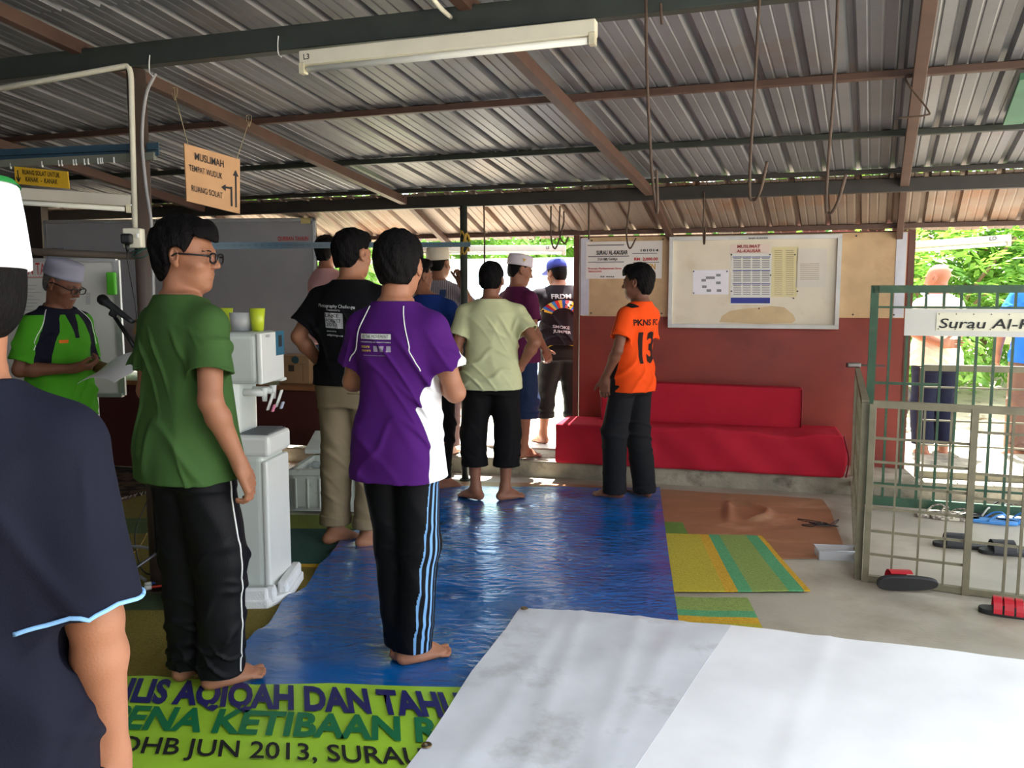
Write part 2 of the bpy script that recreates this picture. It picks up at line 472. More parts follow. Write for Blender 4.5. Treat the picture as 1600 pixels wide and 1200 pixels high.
tp = MB(); p = onpl(470, 345, bl+dn*.014, dn); tp.bar(p, p+du*.085, .003, .05); tp.build('paper_note', mat('note_yellow', rgb(196, 180, 120)), wbt)

# flip board on its stand behind the elderly man
fa = at(-40, 410, 5.05); fb = at(182, 408, 5.05)
zt = 1.45+(460-407)/1305*5.05; zb = 1.45-(617-460)/1305*5.05
fs = thing('standing_whiteboard', 'white flip board on a wheeled stand behind the elderly man', 'whiteboard')
m_ = MB(); quadbox(m_, (fa.x, 5.05), (fb.x, 5.05), zb, zt, .02); m_.build('panel', mat('flip_white', rgb(214, 212, 206), rough=.35, var=.03), fs)
m_ = MB()
for z in (zb, zt): m_.bar((fa.x, 5.05, z), (fb.x, 5.05, z), .035, .022)
for x in (fa.x, fb.x): m_.bar((x, 5.05, zb), (x, 5.05, zt), .035, .022, up=(0, 1, 0))
m_.build('frame', M_alu, fs)
for x in (at(150, 650, 5.05).x, fa.x+.12):
    m_ = MB(); m_.bar((x, 5.05, .09), (x, 5.05, zb), .03, .03, up=(0, 1, 0)); m_.build('leg', M_white, fs)
m_ = MB(); yl = G(205, 800)
m_.bar((fa.x, 5.02, .11), (yl.x+.02, 5.02, .11), .05, .04); m_.bar((yl.x, 4.75, .09), (yl.x, 5.3, .09), .04, .04)
m_.build('foot_bar', mat('grey_metal', rgb(150, 150, 150), rough=.4, metal=.3), fs)
for (x, y) in ((yl.x, 4.78), (yl.x, 5.27)):
    m_ = MB(); m_.cyl((x-.015, y, .035), (x+.015, y, .035), .035, seg=16); m_.bar((x, y, .04), (x, y, .09), .02, .02, up=(0, 1, 0)); m_.build('caster', M_black, fs)
pz = Vector((0, 5.027, 0))
def on_flip(nm, txt, u, v, h, wpx, m, b=.01):
    p = at(u, v, 5.026); lettering(nm, txt, m, fs, p, (1, 0, 0), (0, 0, 1), width=wpx/1305*5.03, height=h, bold=b)
on_flip('writing', 'QURBAN TAHUN', 4, 429, .07, 92, M_redink, .005)
m_ = MB(); m_.bar(at(0, 433, 5.027), at(78, 433, 5.027), .002, .004); m_.build('underline', M_redink, fs)
m_ = MB()
for k in range(10):
    v = 446+k*5.5; m_.bar(at(22, v, 5.027), at(22+random.uniform(30, 48), v, 5.027), .001, .003)
for k in range(8): m_.bar(at(134, 458+k*2.4, 5.027), at(141, 458+k*2.4, 5.027), .001, .004)
m_.build('printed_lines', mat('faint_grey', rgb(150, 150, 156)), fs)
er = MB(); p = at(174, 443, 5.0); er.box((p.x, 5.005, p.z), (.052, .035, .135), bev=.008)
eo = er.build('board_eraser', mat('eraser_green', rgb(84, 190, 40), rough=.5)); tag(eo, 'bright green eraser stuck to the edge of the standing white flip board', 'eraser')

# ================================================================ PIPES, CABLES, SOCKET, RAILS
def cyl_thing(name, label, cat, a, b, r, m, group=None):
    mb = MB(); mb.cyl(a, b, r, seg=14); return tag(mb.build(name, m), label, cat, group)
yp = PLy-.055
mb = MB(); pts = [at(-30, 144, yp), at(190, 104, yp), at(199, 103.5, yp), at(203.5, 112, yp), at(205, 125, yp), at(211, 358, yp)]
mb.tube([pts[0]]+spline(pts[1:5], 5)+[pts[5]], .0125, seg=12)
o = mb.build('conduit_pipe', mat('cream_pvc', rgb(222, 216, 196), rough=.4)); tag(o, 'cream plastic conduit pipe running along the beam and down to the socket', 'pipe')
mb = MB(); mb.tube(spline([at(243, 115, yp), at(228, 150, yp-.02), at(222, 215, yp), at(228, 290, yp), at(236, 345, yp), at(238, 400, yp), at(240, 500, yp)], 6), .0075)
tag(mb.build('grey_cable', mat('grey_pvc', rgb(150, 148, 148), rough=.5)), 'loose grey cable curving down beside the brown post', 'cable')
sk = thing('power_socket', 'cream power socket box on the brown post with a black plug in it', 'socket')
c = at(208, 372, yp-.03)
m_ = MB(); m_.box((c.x, yp-.02, c.z), (.085, .05, .088), bev=.006); m_.build('box', mat('cream_pvc', (0, 0, 0)), sk)
m_ = MB(); m_.box((c.x+.028, yp-.048, c.z+.01), (.012, .008, .02), bev=.002); m_.build('switch', M_white, sk)
pg = MB(); c2_ = at(197, 373, yp-.07); pg.box((c2_.x, yp-.062, c2_.z), (.05, .034, .048), bev=.01); pg.cyl((c2_.x, yp-.062, c2_.z-.024), (c2_.x, yp-.06, c2_.z-.06), .011, .006, seg=12)
pl = thing('power_plug', 'black three pin plug pushed into the cream socket', 'plug'); pg.build('plug_body', M_black, pl)
m_ = MB(); m_.tube(spline([(c2_.x, yp-.06, c2_.z-.055), at(200, 410, yp-.05), at(208, 455, yp-.03), at(214, 495, yp-.03), at(226, 640, yp-.02), at(232, 760, yp-.04)], 6), .0035); m_.build('cord', M_black, pl)
M_blue = mat('slotted_blue', rgb(44, 74, 92), rough=.5, var=.15)
def slotted(name, label, a, b, wd, m, cat='rail'):
    mb = MB(); mb.bar(a, b, wd*.5, .004); mb.bar(a, b, .004, wd)
    a = Vector(a); b = Vector(b); n = int((b-a).length/.05)
    o = thing(name, label, cat); mb.build('rail', m, o)
    sl = MB(); yn = Vector((0, -1, 0))
    for i in range(n):
        p = a.lerp(b, (i+.3)/n); q = a.lerp(b, (i+.75)/n); sl.bar(p+yn*.004, q+yn*.004, .003, .009)
    sl.build('slots', M_dsteel, o); return o
slotted('slotted_rail', 'blue slotted steel rail tied level from the brown post to the green post', at(214, 384.5, yp+.01), at(735, 382, 6.40), .035, M_blue)
slotted('slotted_rail', 'blue slotted steel rail hanging at top left above the yellow sign', at(-20, 244, 4.25), at(248, 233, 3.95), .06, M_blue)
m_ = MB(); m_.bar(at(-20, 257, 4.22), at(242, 244, 3.95), .02, .035)
tag(m_.build('grey_batten', mat('dull_green_grey', rgb(110, 112, 100))), 'dull grey batten under the blue slotted rail at top left', 'batten')
for i, u in enumerate((17, 66, 92, 97, 115, 119, 132, 138, 153, 157, 160, 178)):
    p = at(u, 258-(u*.06), 4.19-(u/250)*.27); m_ = MB(); m_.box((p.x, p.y, p.z-.008), (.005, .008, .028), bev=.001)
    tag(m_.build('clothes_peg', M_white), 'small white peg hanging on the grey batten at top left', 'peg', 'white pegs on the batten')
cyl_thing('brown_pipe', 'brown horizontal pipe passing in front of the big whiteboard at left', 'pipe', at(-30, 390, 4.2), at(280, 403, 4.02), .018, mat('pipe_brown', rgb(110, 98, 88), rough=.5))
# teal twine around the post and the yellow rag on the green post
def twine(name, label, pts, r, m, cat='twine'):
    mb = MB(); mb.tube(spline(pts, 5), r, seg=6); return tag(mb.build(name, m), label, cat)
rnd = random.Random(3)
twine('twine', 'teal twine knotted around the brown post', [Vector((PLx, PLy, 0))+Vector((.055*math.cos(a*1.9), .055*math.sin(a*1.9), 1.66+rnd.uniform(-.035, .035))) for a in range(16)], .003, mat('teal', rgb(50, 92, 84)))
pm = P_M.location
twine('yellow_tie', 'yellow rag tied around the thin green post under the rail', [Vector((pm.x+.035*math.cos(a*1.7)+.01, pm.y+.035*math.sin(a*1.7), 1.84+.10*math.sin(a*2.3))) for a in range(18)], .007, mat('ochre', rgb(176, 140, 50)), 'rag')

# ================================================================ LAMPS
def tube_lamp(label, a, b, ht, m, mark=None, rust=False, endw=.05):
    a = Vector(a); b = Vector(b); t = thing('fluorescent_lamp', label, 'lamp')
    d = (b-a).normalized(); n = Vector((d.y, -d.x, 0)).normalized()
    if n.y > 0: n = -n
    m_ = MB(); m_.bar(a, b, endw, ht, bev=.004); m_.build('housing', m, t)
    m_ = MB(); m_.cyl(a-UP*(ht*.5+.016)+d*.03+n*.01, b-UP*(ht*.5+.016)-d*.03+n*.01, .013, seg=16); m_.build('tube', mat('tube_white', rgb(236, 236, 226), rough=.25, var=0), t)
    for p, s in ((a, 1), (b, -1)):
        m_ = MB(); q = p-UP*(ht*.5+.012)+d*s*.012+n*.01; m_.box(q, (.026, .035, .045), rot=(0, 0, math.atan2(d.y, d.x)), bev=.003); m_.build('holder', mat('holder_cream', rgb(206, 198, 170), rough=.4, var=.2, vscale=20), t)
    if mark:
        lettering('mark', mark[0], M_ink, t, a.lerp(b, mark[1])-UP*ht*.15+n*(endw*.5), d, UP, height=mark[2], bold=.015, lift=.001)
    return t
M_lamp = mat('lamp_cream', rgb(222, 216, 196), rough=.4, var=.06, vscale=8, col2=rgb(140, 84, 40), c2scale=3.2, c2lo=.66, c2hi=.76)
def onbeam(u, v, c=3.22, off=-.055):
    return onpl(u, v, Rn*(c+off), Rn)
tube_lamp('long rusty cream fluorescent lamp fixed along the nearest beam', onbeam(472, 93), onbeam(932, 44), .058, M_lamp, mark=('L3', .018, .022))
tube_lamp('fluorescent lamp at far left under the yellow sign', at(-60, 297, 4.3), at(204, 314, 4.6), .06, mat('lamp_grey', rgb(196, 190, 178), rough=.45, var=.06))
tube_lamp('fluorescent lamp hung across the bright doorway', at(640, 388, 7.6), at(884, 388, 7.35), .05, mat('lamp_grey', (0, 0, 0)), mark=('L0', .88, .022))
tube_lamp('fluorescent lamp outside the eave above the green gate', at(1412, 384, 6.5), at(1579, 372, 6.3), .05, mat('lamp_grey', (0, 0, 0)), mark=('LD', .80, .028))
m_ = MB(); m_.tube(spline([onbeam(668, -15, off=-.3), onbeam(686, 10, off=-.2), onbeam(704, 27, off=-.05)], 4), .009); tag(m_.build('conduit_pipe', mat('cream_pvc', (0, 0, 0))), 'short white conduit dropping onto the beam above the long lamp', 'pipe')
for k, (u, v) in enumerate(((234, 100), (435, 70))):
    m_ = MB(); m_.tube(spline([onbeam(u, v-14, off=-.05), onbeam(u-1, v, off=-.04), onbeam(u, v+14, off=-.04), onbeam(u+5, v+19, off=-.05)], 4), .0025, seg=6)
    tag(m_.build('cable_tie', M_white), ['white cable tie on the beam above the brown post', 'white cable tie on the beam left of the long lamp'][k], 'cable tie')

pa, pb = onpl(1583, 190, Rn*(c3-.15), Rn), onpl(1612, 118, Rn*(c3-.9), Rn)
m_ = MB(); m_.bar(pa, pb, .09, .03); tag(m_.build('green_offcut', mat('offcut_green', rgb(70, 120, 92), rough=.6, var=.15)), 'short green painted offcut lying under the roof sheets at the right edge', 'offcut')
# ================================================================ HOOKS
def hook(label, pts, r=.0055):
    mb = MB(); mb.tube(spline(pts, 8), r, seg=8)
    return tag(mb.build('hanging_hook', M_rust), label, 'hook')
hook('long rebar hook hanging beside the lamp end, leftmost of the three long ones', [onbeam(1009, -10), onbeam(1011, 120), onbeam(1018, 260), onbeam(1025, 326), onbeam(1027.5, 324, off=-.09), onbeam(1026, 265, off=-.13)])
hook('long rebar hook with an open bend, middle of the three long ones', [onbeam(1187, -10), onbeam(1180, 120), onbeam(1171, 290), onbeam(1178, 312), onbeam(1188, 298, off=-.09), onbeam(1199, 252, off=-.12)])
hook('long rebar hook nearest the upright rafter, rightmost of the three long ones', [onbeam(1309, -10), onbeam(1304, 120), onbeam(1291, 305), onbeam(1296, 333), onbeam(1308, 318, off=-.09), onbeam(1322, 272, off=-.12)])
hook('short rebar end hanging from the beam just right of the lamp', [onbeam(1032, 5), onbeam(1033, 22), onbeam(1034, 38)], .005)
def onb3(u, v, off=-.05): return onpl(u, v, Rn*(6.14+off), Rn)
hook('thin straight wire hook hanging above the man in the pale yellow shirt', [onb3(756, 318), onb3(757, 380), onb3(757, 420), onb3(758, 432)], .006)
hook('wire hook left of a crossed pair above the doorway', [onb3(861, 322), onb3(861, 370), onb3(868, 388), onb3(880, 352), onb3(881, 330)], .006)
hook('wire hook right of a crossed pair above the doorway', [onb3(875, 322), onb3(874, 365), onb3(882, 380), onb3(888, 370)], .006)
hook('short wire hook in front of the cheque poster', [onb3(920, 315), onb3(920, 350), onb3(920, 374)], .007)
hook('curved wire hook at the upper right of the cheque poster', [onb3(984, 315), onb3(979, 365), onb3(984, 388), onb3(994, 372)], .006)
hook('narrow wire hook in front of the notice board', [onb3(1100, 300), onb3(1099, 370), onb3(1101, 380), onb3(1102, 355)], .006)
c = roofz(c2)
def onc(u, v, cc): return onpl(u, v, Rn*cc, Rn)
hook('bent zigzag wire hanging on the upright rafter', [onc(1446, 120, c2-.05), onc(1420, 117, c2-.06), onc(1418, 130, c2-.06), onc(1450, 172, c2-.06), onc(1446, 180, c2-.06), onc(1401, 185, c2-.06)], .004)
# ================================================================ HANGING SIGNS
M_signwood = mat('sign_wood', rgb(206, 158, 112), rough=.55, var=.08, vscale=4)
def plane_sign(name, label, tl, tr, br_, bl_, th, m):
    t = thing(name, label, 'sign')
    mb = MB(); tl, tr, br_, bl_ = map(Vector, (tl, tr, br_, bl_)); n = (tr-tl).cross(tl-bl_).normalized()
    mb.prism([bl_, br_, tr, tl], -n*th); mb.build('board', m, t); return t, n
def raf_y(u, v):
    cc = cofpt(u, v, -.10); d = ray(u, v); return d.y*cc/d.dot(Rn)
ya, yz_ = raf_y(273, 148), raf_y(389, 190)
yA = ya+(yz_-ya)*.13; yB = ya+(yz_-ya)*.88
c = [at(288, 224, yA), at(375, 249, yB), at(375, 334, yB), at(292, 314, yA)]
sg, n = plane_sign('hanging_sign', 'plywood direction sign with black arrows hanging from two strings', c[0], c[1], c[2], c[3], .008, M_signwood)
xd = (c[1]-c[0]); W_ = xd.length; xd.normalize(); yd = (c[0]-c[3]); H_ = yd.length; yd.normalize()
def sp(fx, fy, lift=.001):
    """point on the sign, fx from left, fy from top"""
    a = c[0].lerp(c[1], fx); b = c[3].lerp(c[2], fx); return a.lerp(b, fy) + n*lift
def stext(txt, fx, fy, fw, h, bold=.008):
    o = sp(fx, fy); e = sp(fx+fw, fy)
    lettering('lettering', txt, M_ink, sg, o, (e-o).normalized(), yd, width=(e-o).length, height=h, bold=bold)
stext('MUSLIMAH', .17, .235, .52, .13*H_, .012)
stext('TEMPAT WUDUK', .06, .45, .60, .105*H_)
stext('RUANG SOLAT', .09, .80, .57, .105*H_)
m_ = MB()
def strip(mb, pts, wd, lift=.0015):
    for a, b in zip(pts[:-1], pts[1:]):
        A = sp(*a, lift); B = sp(*b, lift); mb.bar(A, B, wd, .0015, up=n)
strip(m_, [(.92, .90), (.915, .30)], .010); strip(m_, [(.835, .90), (.83, .545)], .011); strip(m_, [(.84, .57), (.70, .585)], .011)
for tri in (((.915, .22), (.86, .33), (.97, .33)), ((.64, .60), (.72, .53), (.72, .65))):
    m_.prism([sp(*q, .0008) for q in tri], n*.0015)
m_.build('arrows', M_ink, sg)
for (fx, u, v) in ((.06, 273, 148), (.93, 389, 190)):
    m_ = MB(); a = sp(fx, .02, .004); b = at(u, v, raf_y(u, v))
    m_.tube([a, a.lerp(b, .5), b], .0018, seg=6)
    for k in range(3): m_.tube(spline([b+Vector((0, 0, -.03)), b+Vector((.010*(k-1), 0, -.005)), b+Vector((.014*(k-1), 0, .03)), b+Vector((0, .01, .04))], 4), .0016, seg=5)
    m_.build('string', mat('string', rgb(190, 176, 140)), sg)
c_y = [at(22, 260, 4.1), at(105, 268, 4.0), at(108, 295, 4.0), at(24, 287, 4.1)]
sy_, n2 = plane_sign('yellow_sign', 'small yellow sign with a down arrow at far left', *c_y, .006, mat('sign_yellow', rgb(226, 178, 40), rough=.5))
def yp_(fx, fy): return c_y[0].lerp(c_y[1], fx).lerp(c_y[3].lerp(c_y[2], fx), fy)+n2*.001
for txt, fx, fy, fw in (('RUANG SOLAT UNTUK', .16, .40, .70), ('KANAK  -  KANAK', .21, .80, .60)):
    o = yp_(fx, fy); e = yp_(fx+fw, fy); lettering('lettering', txt, M_ink, sy_, o, (e-o).normalized(), UP, width=(e-o).length, height=.022, bold=.015)
m_ = MB(); m_.bar(yp_(.065, .2), yp_(.07, .85), .006, .001, up=n2); m_.bar(yp_(.03, .6), yp_(.07, .87), .005, .001, up=n2); m_.bar(yp_(.11, .6), yp_(.07, .87), .005, .001, up=n2); m_.build('arrow', M_ink, sy_)

# ================================================================ POSTER AND NOTICE BOARD ON THE PARTITION
def wrect(mb, u0, v0, u1, v1, t, th):
    s0, z0 = ws(u0, v0, t); s1, z1 = ws(u1, v1, t)
    mb.bar(W(s0, t-th/2, (z0+z1)/2), W(s1, t-th/2, (z0+z1)/2), th, abs(z0-z1)); return s0, s1, z0, z1
def wtext(nm, txt, parent, u, v, upx, hpx, t, m, bold=.02, shear=0):
    s0, z0 = ws(u, v, t); s1, _ = ws(u+upx, v, t); h = hpx/1305*6.6
    lettering(nm, txt, m, parent, W(s0, t, z0), WD, UP, width=s1-s0, height=h, bold=bold, shear=shear, lift=.0015)
ck = thing('cheque_poster', 'large printed cheque poster pinned on the brown board', 'poster')
m_ = MB(); wrect(m_, 916, 378, 1034, 435, -.018, .003); m_.build('sheet', mat('poster_paper', rgb(226, 220, 214), rough=.5, var=.02), ck)
T = -.0225
wtext('lettering', 'SURAU AL-KAUSAR', ck, 932, 398, 49, 6.5, T, M_ink, .03)
wtext('lettering', 'DUA RIBU SAHAJA', ck, 934, 407, 31, 4, T, M_ink)
wtext('lettering', '181014', ck, 1001, 393, 28, 3.6, T, M_ink, .03)
wtext('lettering', 'RM  2,000.00', ck, 991, 407, 37, 4.3, T, M_redink, .035)
wtext('lettering', 'Program Pembangunan Surau', ck, 919, 421, 52, 3, T, M_redink)
wtext('lettering', 'TERENGGANU', ck, 919, 425.5, 21, 2.6, T, M_redink)
wtext('emblem', 'JKKN', ck, 1002, 421, 22, 9, T, mat('gold_ink', rgb(190, 150, 50)), .03)
wtext('lettering', '03 4566', ck, 938, 433.5, 22, 2.3, T, M_ink)
wtext('lettering', '"38957502"  00', ck, 996, 433.5, 28, 2.3, T, M_ink)
m_ = MB()
for (a, b, v) in ((918, 975, 383), (919, 983, 400.5), (919, 975, 409.5), (988, 1027, 396), (989, 1030, 410)):
    wrect(m_, a, v-.4, b, v+.4, T+.002, .001)
m_.build('printed_lines', mat('line_grey', rgb(120, 116, 118)), ck)
nb = thing('notice_board', 'large framed notice board with pinned papers above the red sofa', 'notice board')
m_ = MB(); s0, s1, z1, z0 = wrect(m_, 1050, 374, 1306, 511, -.02, .03); m_.build('backing', mat('board_cream', rgb(222, 212, 192), rough=.5, var=.05, col2=rgb(206, 184, 150), c2scale=1.6, c2lo=.58, c2hi=.75), nb)
m_ = MB()
for z in (z0, z1): m_.bar(W(s0-.015, -.05, z), W(s1+.015, -.05, z), .05, .03)
for s in (s0, s1): m_.bar(W(s, -.05, z0), W(s, -.05, z1), .03, .05, up=WN)
m_.build('frame', mat('frame_white', rgb(206, 206, 204), rough=.4), nb)
T = -.0515
def paper(name, u0, v0, u1, v1, col, label=None):
    m_ = MB(); wrect(m_, u0, v0, u1, v1, T+.001, .001); o = m_.build(name, mat('paper_%d_%d' % (u0, v0), col, rough=.7, var=.03), nb)
    if label: o['label'] = label
    return o
paper('paper', 1141, 382, 1202, 396, rgb(226, 206, 196)); paper('calendar', 1143, 396, 1204, 476, rgb(224, 222, 216), 'printed calendar sheet with a blue foot band')
paper('paper', 1083, 422, 1138, 460, rgb(232, 230, 238)); paper('paper', 1206, 386, 1245, 464, rgb(220, 208, 160), 'yellowed timetable sheet'); paper('paper', 1245, 388, 1290, 449, rgb(216, 208, 196))
wtext('heading', 'MUSLIMAT', nb, 1152, 387.5, 36, 4.5, T-.002, mat('dull_red', rgb(150, 60, 54)), .03)
wtext('heading', 'AL-KAUSAR', nb, 1151, 394.5, 38, 4.5, T-.002, mat('dull_red', (0, 0, 0)), .03)
m_ = MB(); wrect(m_, 1142, 465, 1203, 474, T-.001, .001); m_.build('blue_band', mat('band_blue', rgb(44, 54, 140)), nb)
m_ = MB()
for r in range(3):
    for q in range(4):
        for l in range(6): wrect(m_, 1146+q*14.8, 403.5+r*21+l*2.8, 1158+q*14.8, 404.6+r*21+l*2.8, T-.001, .0006)
m_.build('calendar_lines', mat('line_grey', (0, 0, 0)), nb)
m_ = MB()
for r in range(3):
    for q in range(4): wrect(m_, 1145+q*14.8, 401+r*21, 1159+q*14.8, 402.3+r*21, T-.0015, .0006)
m_.build('calendar_heads', mat('band_blue', (0, 0, 0)), nb)
m_ = MB()
for (u, v) in ((1096, 436), (1103, 432), (1110, 432), (1119, 428), (1119, 440), (1104, 452), (1097, 446), (1120, 452)): wrect(m_, u, v, u+7, v+4, T-.001, .0006)
m_.build('grey_cells', mat('cell_grey', rgb(130, 128, 134)), nb)
m_ = MB()
for k in range(24): wrect(m_, 1210, 391+k*3, 1222, 391.8+k*3, T-.001, .0006); wrect(m_, 1228, 391+k*3, 1240, 391.8+k*3, T-.001, .0006)
for k in range(9): wrect(m_, 1250, 412+k*3, 1280, 412.6+k*3, T-.001, .0006)
m_.build('printed_lines', mat('faint_brown', rgb(168, 150, 122)), nb)
m_ = MB()
for (u, v) in ((1143, 398), (1203, 398), (1204, 430), (1143, 455), (1242, 398), (1246, 455), (1084, 424), (1136, 424), (1084, 458), (1240, 466), (1196, 472), (1186, 482)):
    s, z = ws(u, v, T); m_.cyl(W(s, T, z), W(s, T-.008, z), .006, seg=8)
m_.build('push_pins', M_dsteel, nb)
wtext('lettering', 'MASJID AL-KAUSAR', nb, 1170, 373.4, 30, 2.2, -.077, M_ink)
# water stain on the board: a mark of its own shape
m_ = MB(); st_ = [(1124, 503), (1128, 494), (1140, 486), (1158, 483), (1180, 481), (1205, 478), (1225, 480), (1240, 492), (1243, 500), (1238, 505), (1180, 506)]
m_.prism([W(ws(u, v, T)[0], T+.0012, ws(u, v, T)[1]) for u, v in st_], -WN*.0006); m_.build('water_stain', mat('stain', rgb(206, 180, 140)), nb)

# ================================================================ SOFA
M_sofa = mat('red_cloth', rgb(180, 34, 52), rough=.85, var=.08, vscale=5, bump=.15, bscale=12, spec=.2)
sf = thing('sofa', 'long low red cloth covered sofa bench on the concrete step', 'sofa', W(.97, -.25, .13), -WA)
def softblock(name, x0, x1, y0, y1, z0, ztopf, m, parent, nx=60, ny=12, nz=10, rad=.035, front=None):
    bm = bmesh.new(); bmesh.ops.create_cube(bm, size=1)
    me = bpy.data.meshes.new(name)
    # build as grid box
    bm.clear()
    def shell(i, j, k):
        return bm.verts.new((i, j, k))
    vmap = {}
    def V(i, j, k):
        key = (i, j, k)
        if key not in vmap: vmap[key] = shell(i/nx, j/ny, k/nz)
        return vmap[key]
    for i in range(nx):
        for j in range(ny):
            for k in (0, nz): bm.faces.new((V(i, j, k), V(i+1, j, k), V(i+1, j+1, k), V(i, j+1, k)))
        for k in range(nz):
            for j in (0, ny): bm.faces.new((V(i, j, k), V(i+1, j, k), V(i+1, j, k+1), V(i, j, k+1)))
    for j in range(ny):
        for k in range(nz):
            for i in (0, nx): bm.faces.new((V(i, j, k), V(i, j+1, k), V(i, j+1, k+1), V(i, j, k+1)))
    for v in bm.verts:
        a, b, cc = v.co
        x = x0+(x1-x0)*a; y = y0+(y1-y0)*b; z = z0+(ztopf(x, y)-z0)*cc
        if front: x, y, z = front(x, y, z, a, b, cc)
        v.co = (x, y, z)
    bmesh.ops.recalc_face_normals(bm, faces=bm.faces[:])
    for f in bm.faces: f.smooth = True
    bm.to_mesh(me); bm.free(); o = link(name, me, m, parent)
    b = o.modifiers.new('bevel', 'BEVEL'); b.width = rad; b.segments = 3; b.limit_method = 'ANGLE'; b.angle_limit = math.radians(50)
    return o
def seat_top(x, y):
    f = max(0, min(1, (x+.25)/.4))*max(0, min(1, (1.0-x)/.15))*max(0, 1-(y+.25)/.3)
    return .315 + .022*f*(math.sin(x*6.3+.9)*1.0) + .01*math.sin(13*x+2)*f
def seat_fr(x, y, z, a, b, c_):
    if b == 0: y += -.018*math.sin(x*7+.3)*math.sin(3.1*c_)*(1 if x > -.3 else .3) - .012*math.sin(17*x+6*c_)*.5
    if c_ == 0: z += .0
    if a == 1: x += .03*math.sin(3*c_)-.02*c_
    return x, y, z
softblock('seat', -1.06, 1.07, -.26, .20, 0.002, seat_top, M_sofa, sf, front=seat_fr)
softblock('backrest', -.75, .79, .04, .19, .30, lambda x, y: .63-.012*(x+.75), M_sofa, sf, nz=8)
m_ = MB(); m_.tube([(.785, .035, .32), (.787, .03, .45), (.785, .035, .605)], .006); m_.tube([(-.745, .035, .32), (-.745, .03, .45), (-.745, .035, .615)], .006)
m_.tube(spline([(1.085, -.262, .01), (1.10, -.268, .15), (1.06, -.262, .31)], 6), .006); m_.build('piping', mat('red_dark', rgb(120, 16, 30), rough=.8), sf)

# ================================================================ SHEETS ON THE FLOOR
M_vinyl = mat('brown_vinyl', rgb(156, 112, 82), rough=.4, var=.15, vscale=2.5, col2=rgb(196, 152, 118), c2scale=2, c2lo=.55, c2hi=.75, stretch=(1, 2, 1), bump=.15, bscale=5)
def fold_v(x, y):
    g = G(1150, 800); d1 = math.hypot((x-g.x)*1.0, (y-g.y)*.9); h = 0
    h += .030*math.exp(-((d1-.20)/.03)**2)/(1+math.exp(-(x-g.x-.03)*60))
    h += .030*math.exp(-(((x-g.x+.05)-(y-g.y)*.25)/.025)**2)*math.exp(-((y-g.y)/.22)**2)
    return h
o = patch('vinyl_sheet', [G(*p) for p in ((600, 752), (870, 756), (1285, 781), (1298, 800), (1325, 872), (1222, 875), (1180, 846), (1030, 850), (600, 850))], M_vinyl, z=.002, step=.022, amp=.004, fold=fold_v)
tag(o, 'brown vinyl sheet with raised creases on the floor before the sofa', 'floor sheet')
def mat_stripes(name, label, q, bands, z, cat='mat', along=True, thick=.006):
    """q = 4 ground corners (tl,tr,br,bl); bands = [(from,to,material)] across the first edge"""
    q = [Vector(p) for p in q]; bm = bmesh.new(); mats = []; N2 = 14
    def B(a, b): return (q[0].lerp(q[1], a)).lerp(q[3].lerp(q[2], a), b)
    cache = {}
    def V(a, b):
        k = (round(a, 4), round(b, 4))
        if k not in cache:
            p = B(a, b); cache[k] = bm.verts.new((p.x, p.y, z+.0015*math.sin(9*a)+.0015*math.sin(8*b)))
        return cache[k]
    for (f0, f1, m) in bands:
        if m not in mats: mats.append(m)
        for k in range(N2):
            a = (f0, f1, k/N2, (k+1)/N2)
            if along: vs = (V(a[0], a[2]), V(a[1], a[2]), V(a[1], a[3]), V(a[0], a[3]))
            else: vs = (V(a[2], a[0]), V(a[3], a[0]), V(a[3], a[1]), V(a[2], a[1]))
            f = bm.faces.new(vs); f.material_index = mats.index(m)
    r = bmesh.ops.extrude_face_region(bm, geom=bm.faces[:])
    for g_ in r['geom']:
        if isinstance(g_, bmesh.types.BMVert): g_.co.z += thick
    bmesh.ops.recalc_face_normals(bm, faces=bm.faces[:])
    me = bpy.data.meshes.new(name); bm.to_mesh(me); bm.free()
    return tag(link(name, me, mats), label, cat)
def fab(n, c_, bs=160): return mat(n, c_, rough=.95, var=.14, vscale=60, bump=.5, bscale=bs)
m_y = fab('mat_yellow', rgb(186, 168, 44)); m_o = fab('mat_orange', rgb(206, 160, 32)); m_t = fab('mat_teal', rgb(84, 158, 106)); m_g = fab('mat_green', rgb(136, 156, 76)); m_dg = fab('mat_deep_green', rgb(100, 130, 44))
mat_stripes('floor_mat', 'small piece of green mat beside the blue tarpaulin corner', [G(1030, 818), G(1066, 819), G(1075, 837), G(1032, 836)], [(0, 1, m_dg)], .006)
mat_stripes('floor_mat', 'yellow and green striped mat right of the blue tarpaulin, the larger piece', [G(1010, 836), G(1190, 841), G(1266, 928), G(1020, 928)], [(0, .46, m_y), (.46, .54, m_o), (.54, .63, m_t), (.63, .86, m_g), (.86, .96, m_t), (.96, 1, m_o)], .010)
mat_stripes('floor_mat', 'yellow and green striped mat nearest the white banner, the smaller piece', [G(1030, 936), G(1168, 938), G(1206, 1014), G(1030, 1004)], [(0, .32, m_g), (.32, .45, m_t), (.45, .58, m_o), (.58, 1, m_y)], .006, along=False)
m_ol = fab('carpet_olive', rgb(124, 108, 34), 120); m_cg = fab('carpet_green', rgb(72, 92, 44), 120); m_ct = fab('carpet_teal', rgb(28, 72, 62), 120)
def lineq(v): return (v)
lc = [G(-260, 760), G(262, 778), G(300, 1105), G(-500, 1105)]
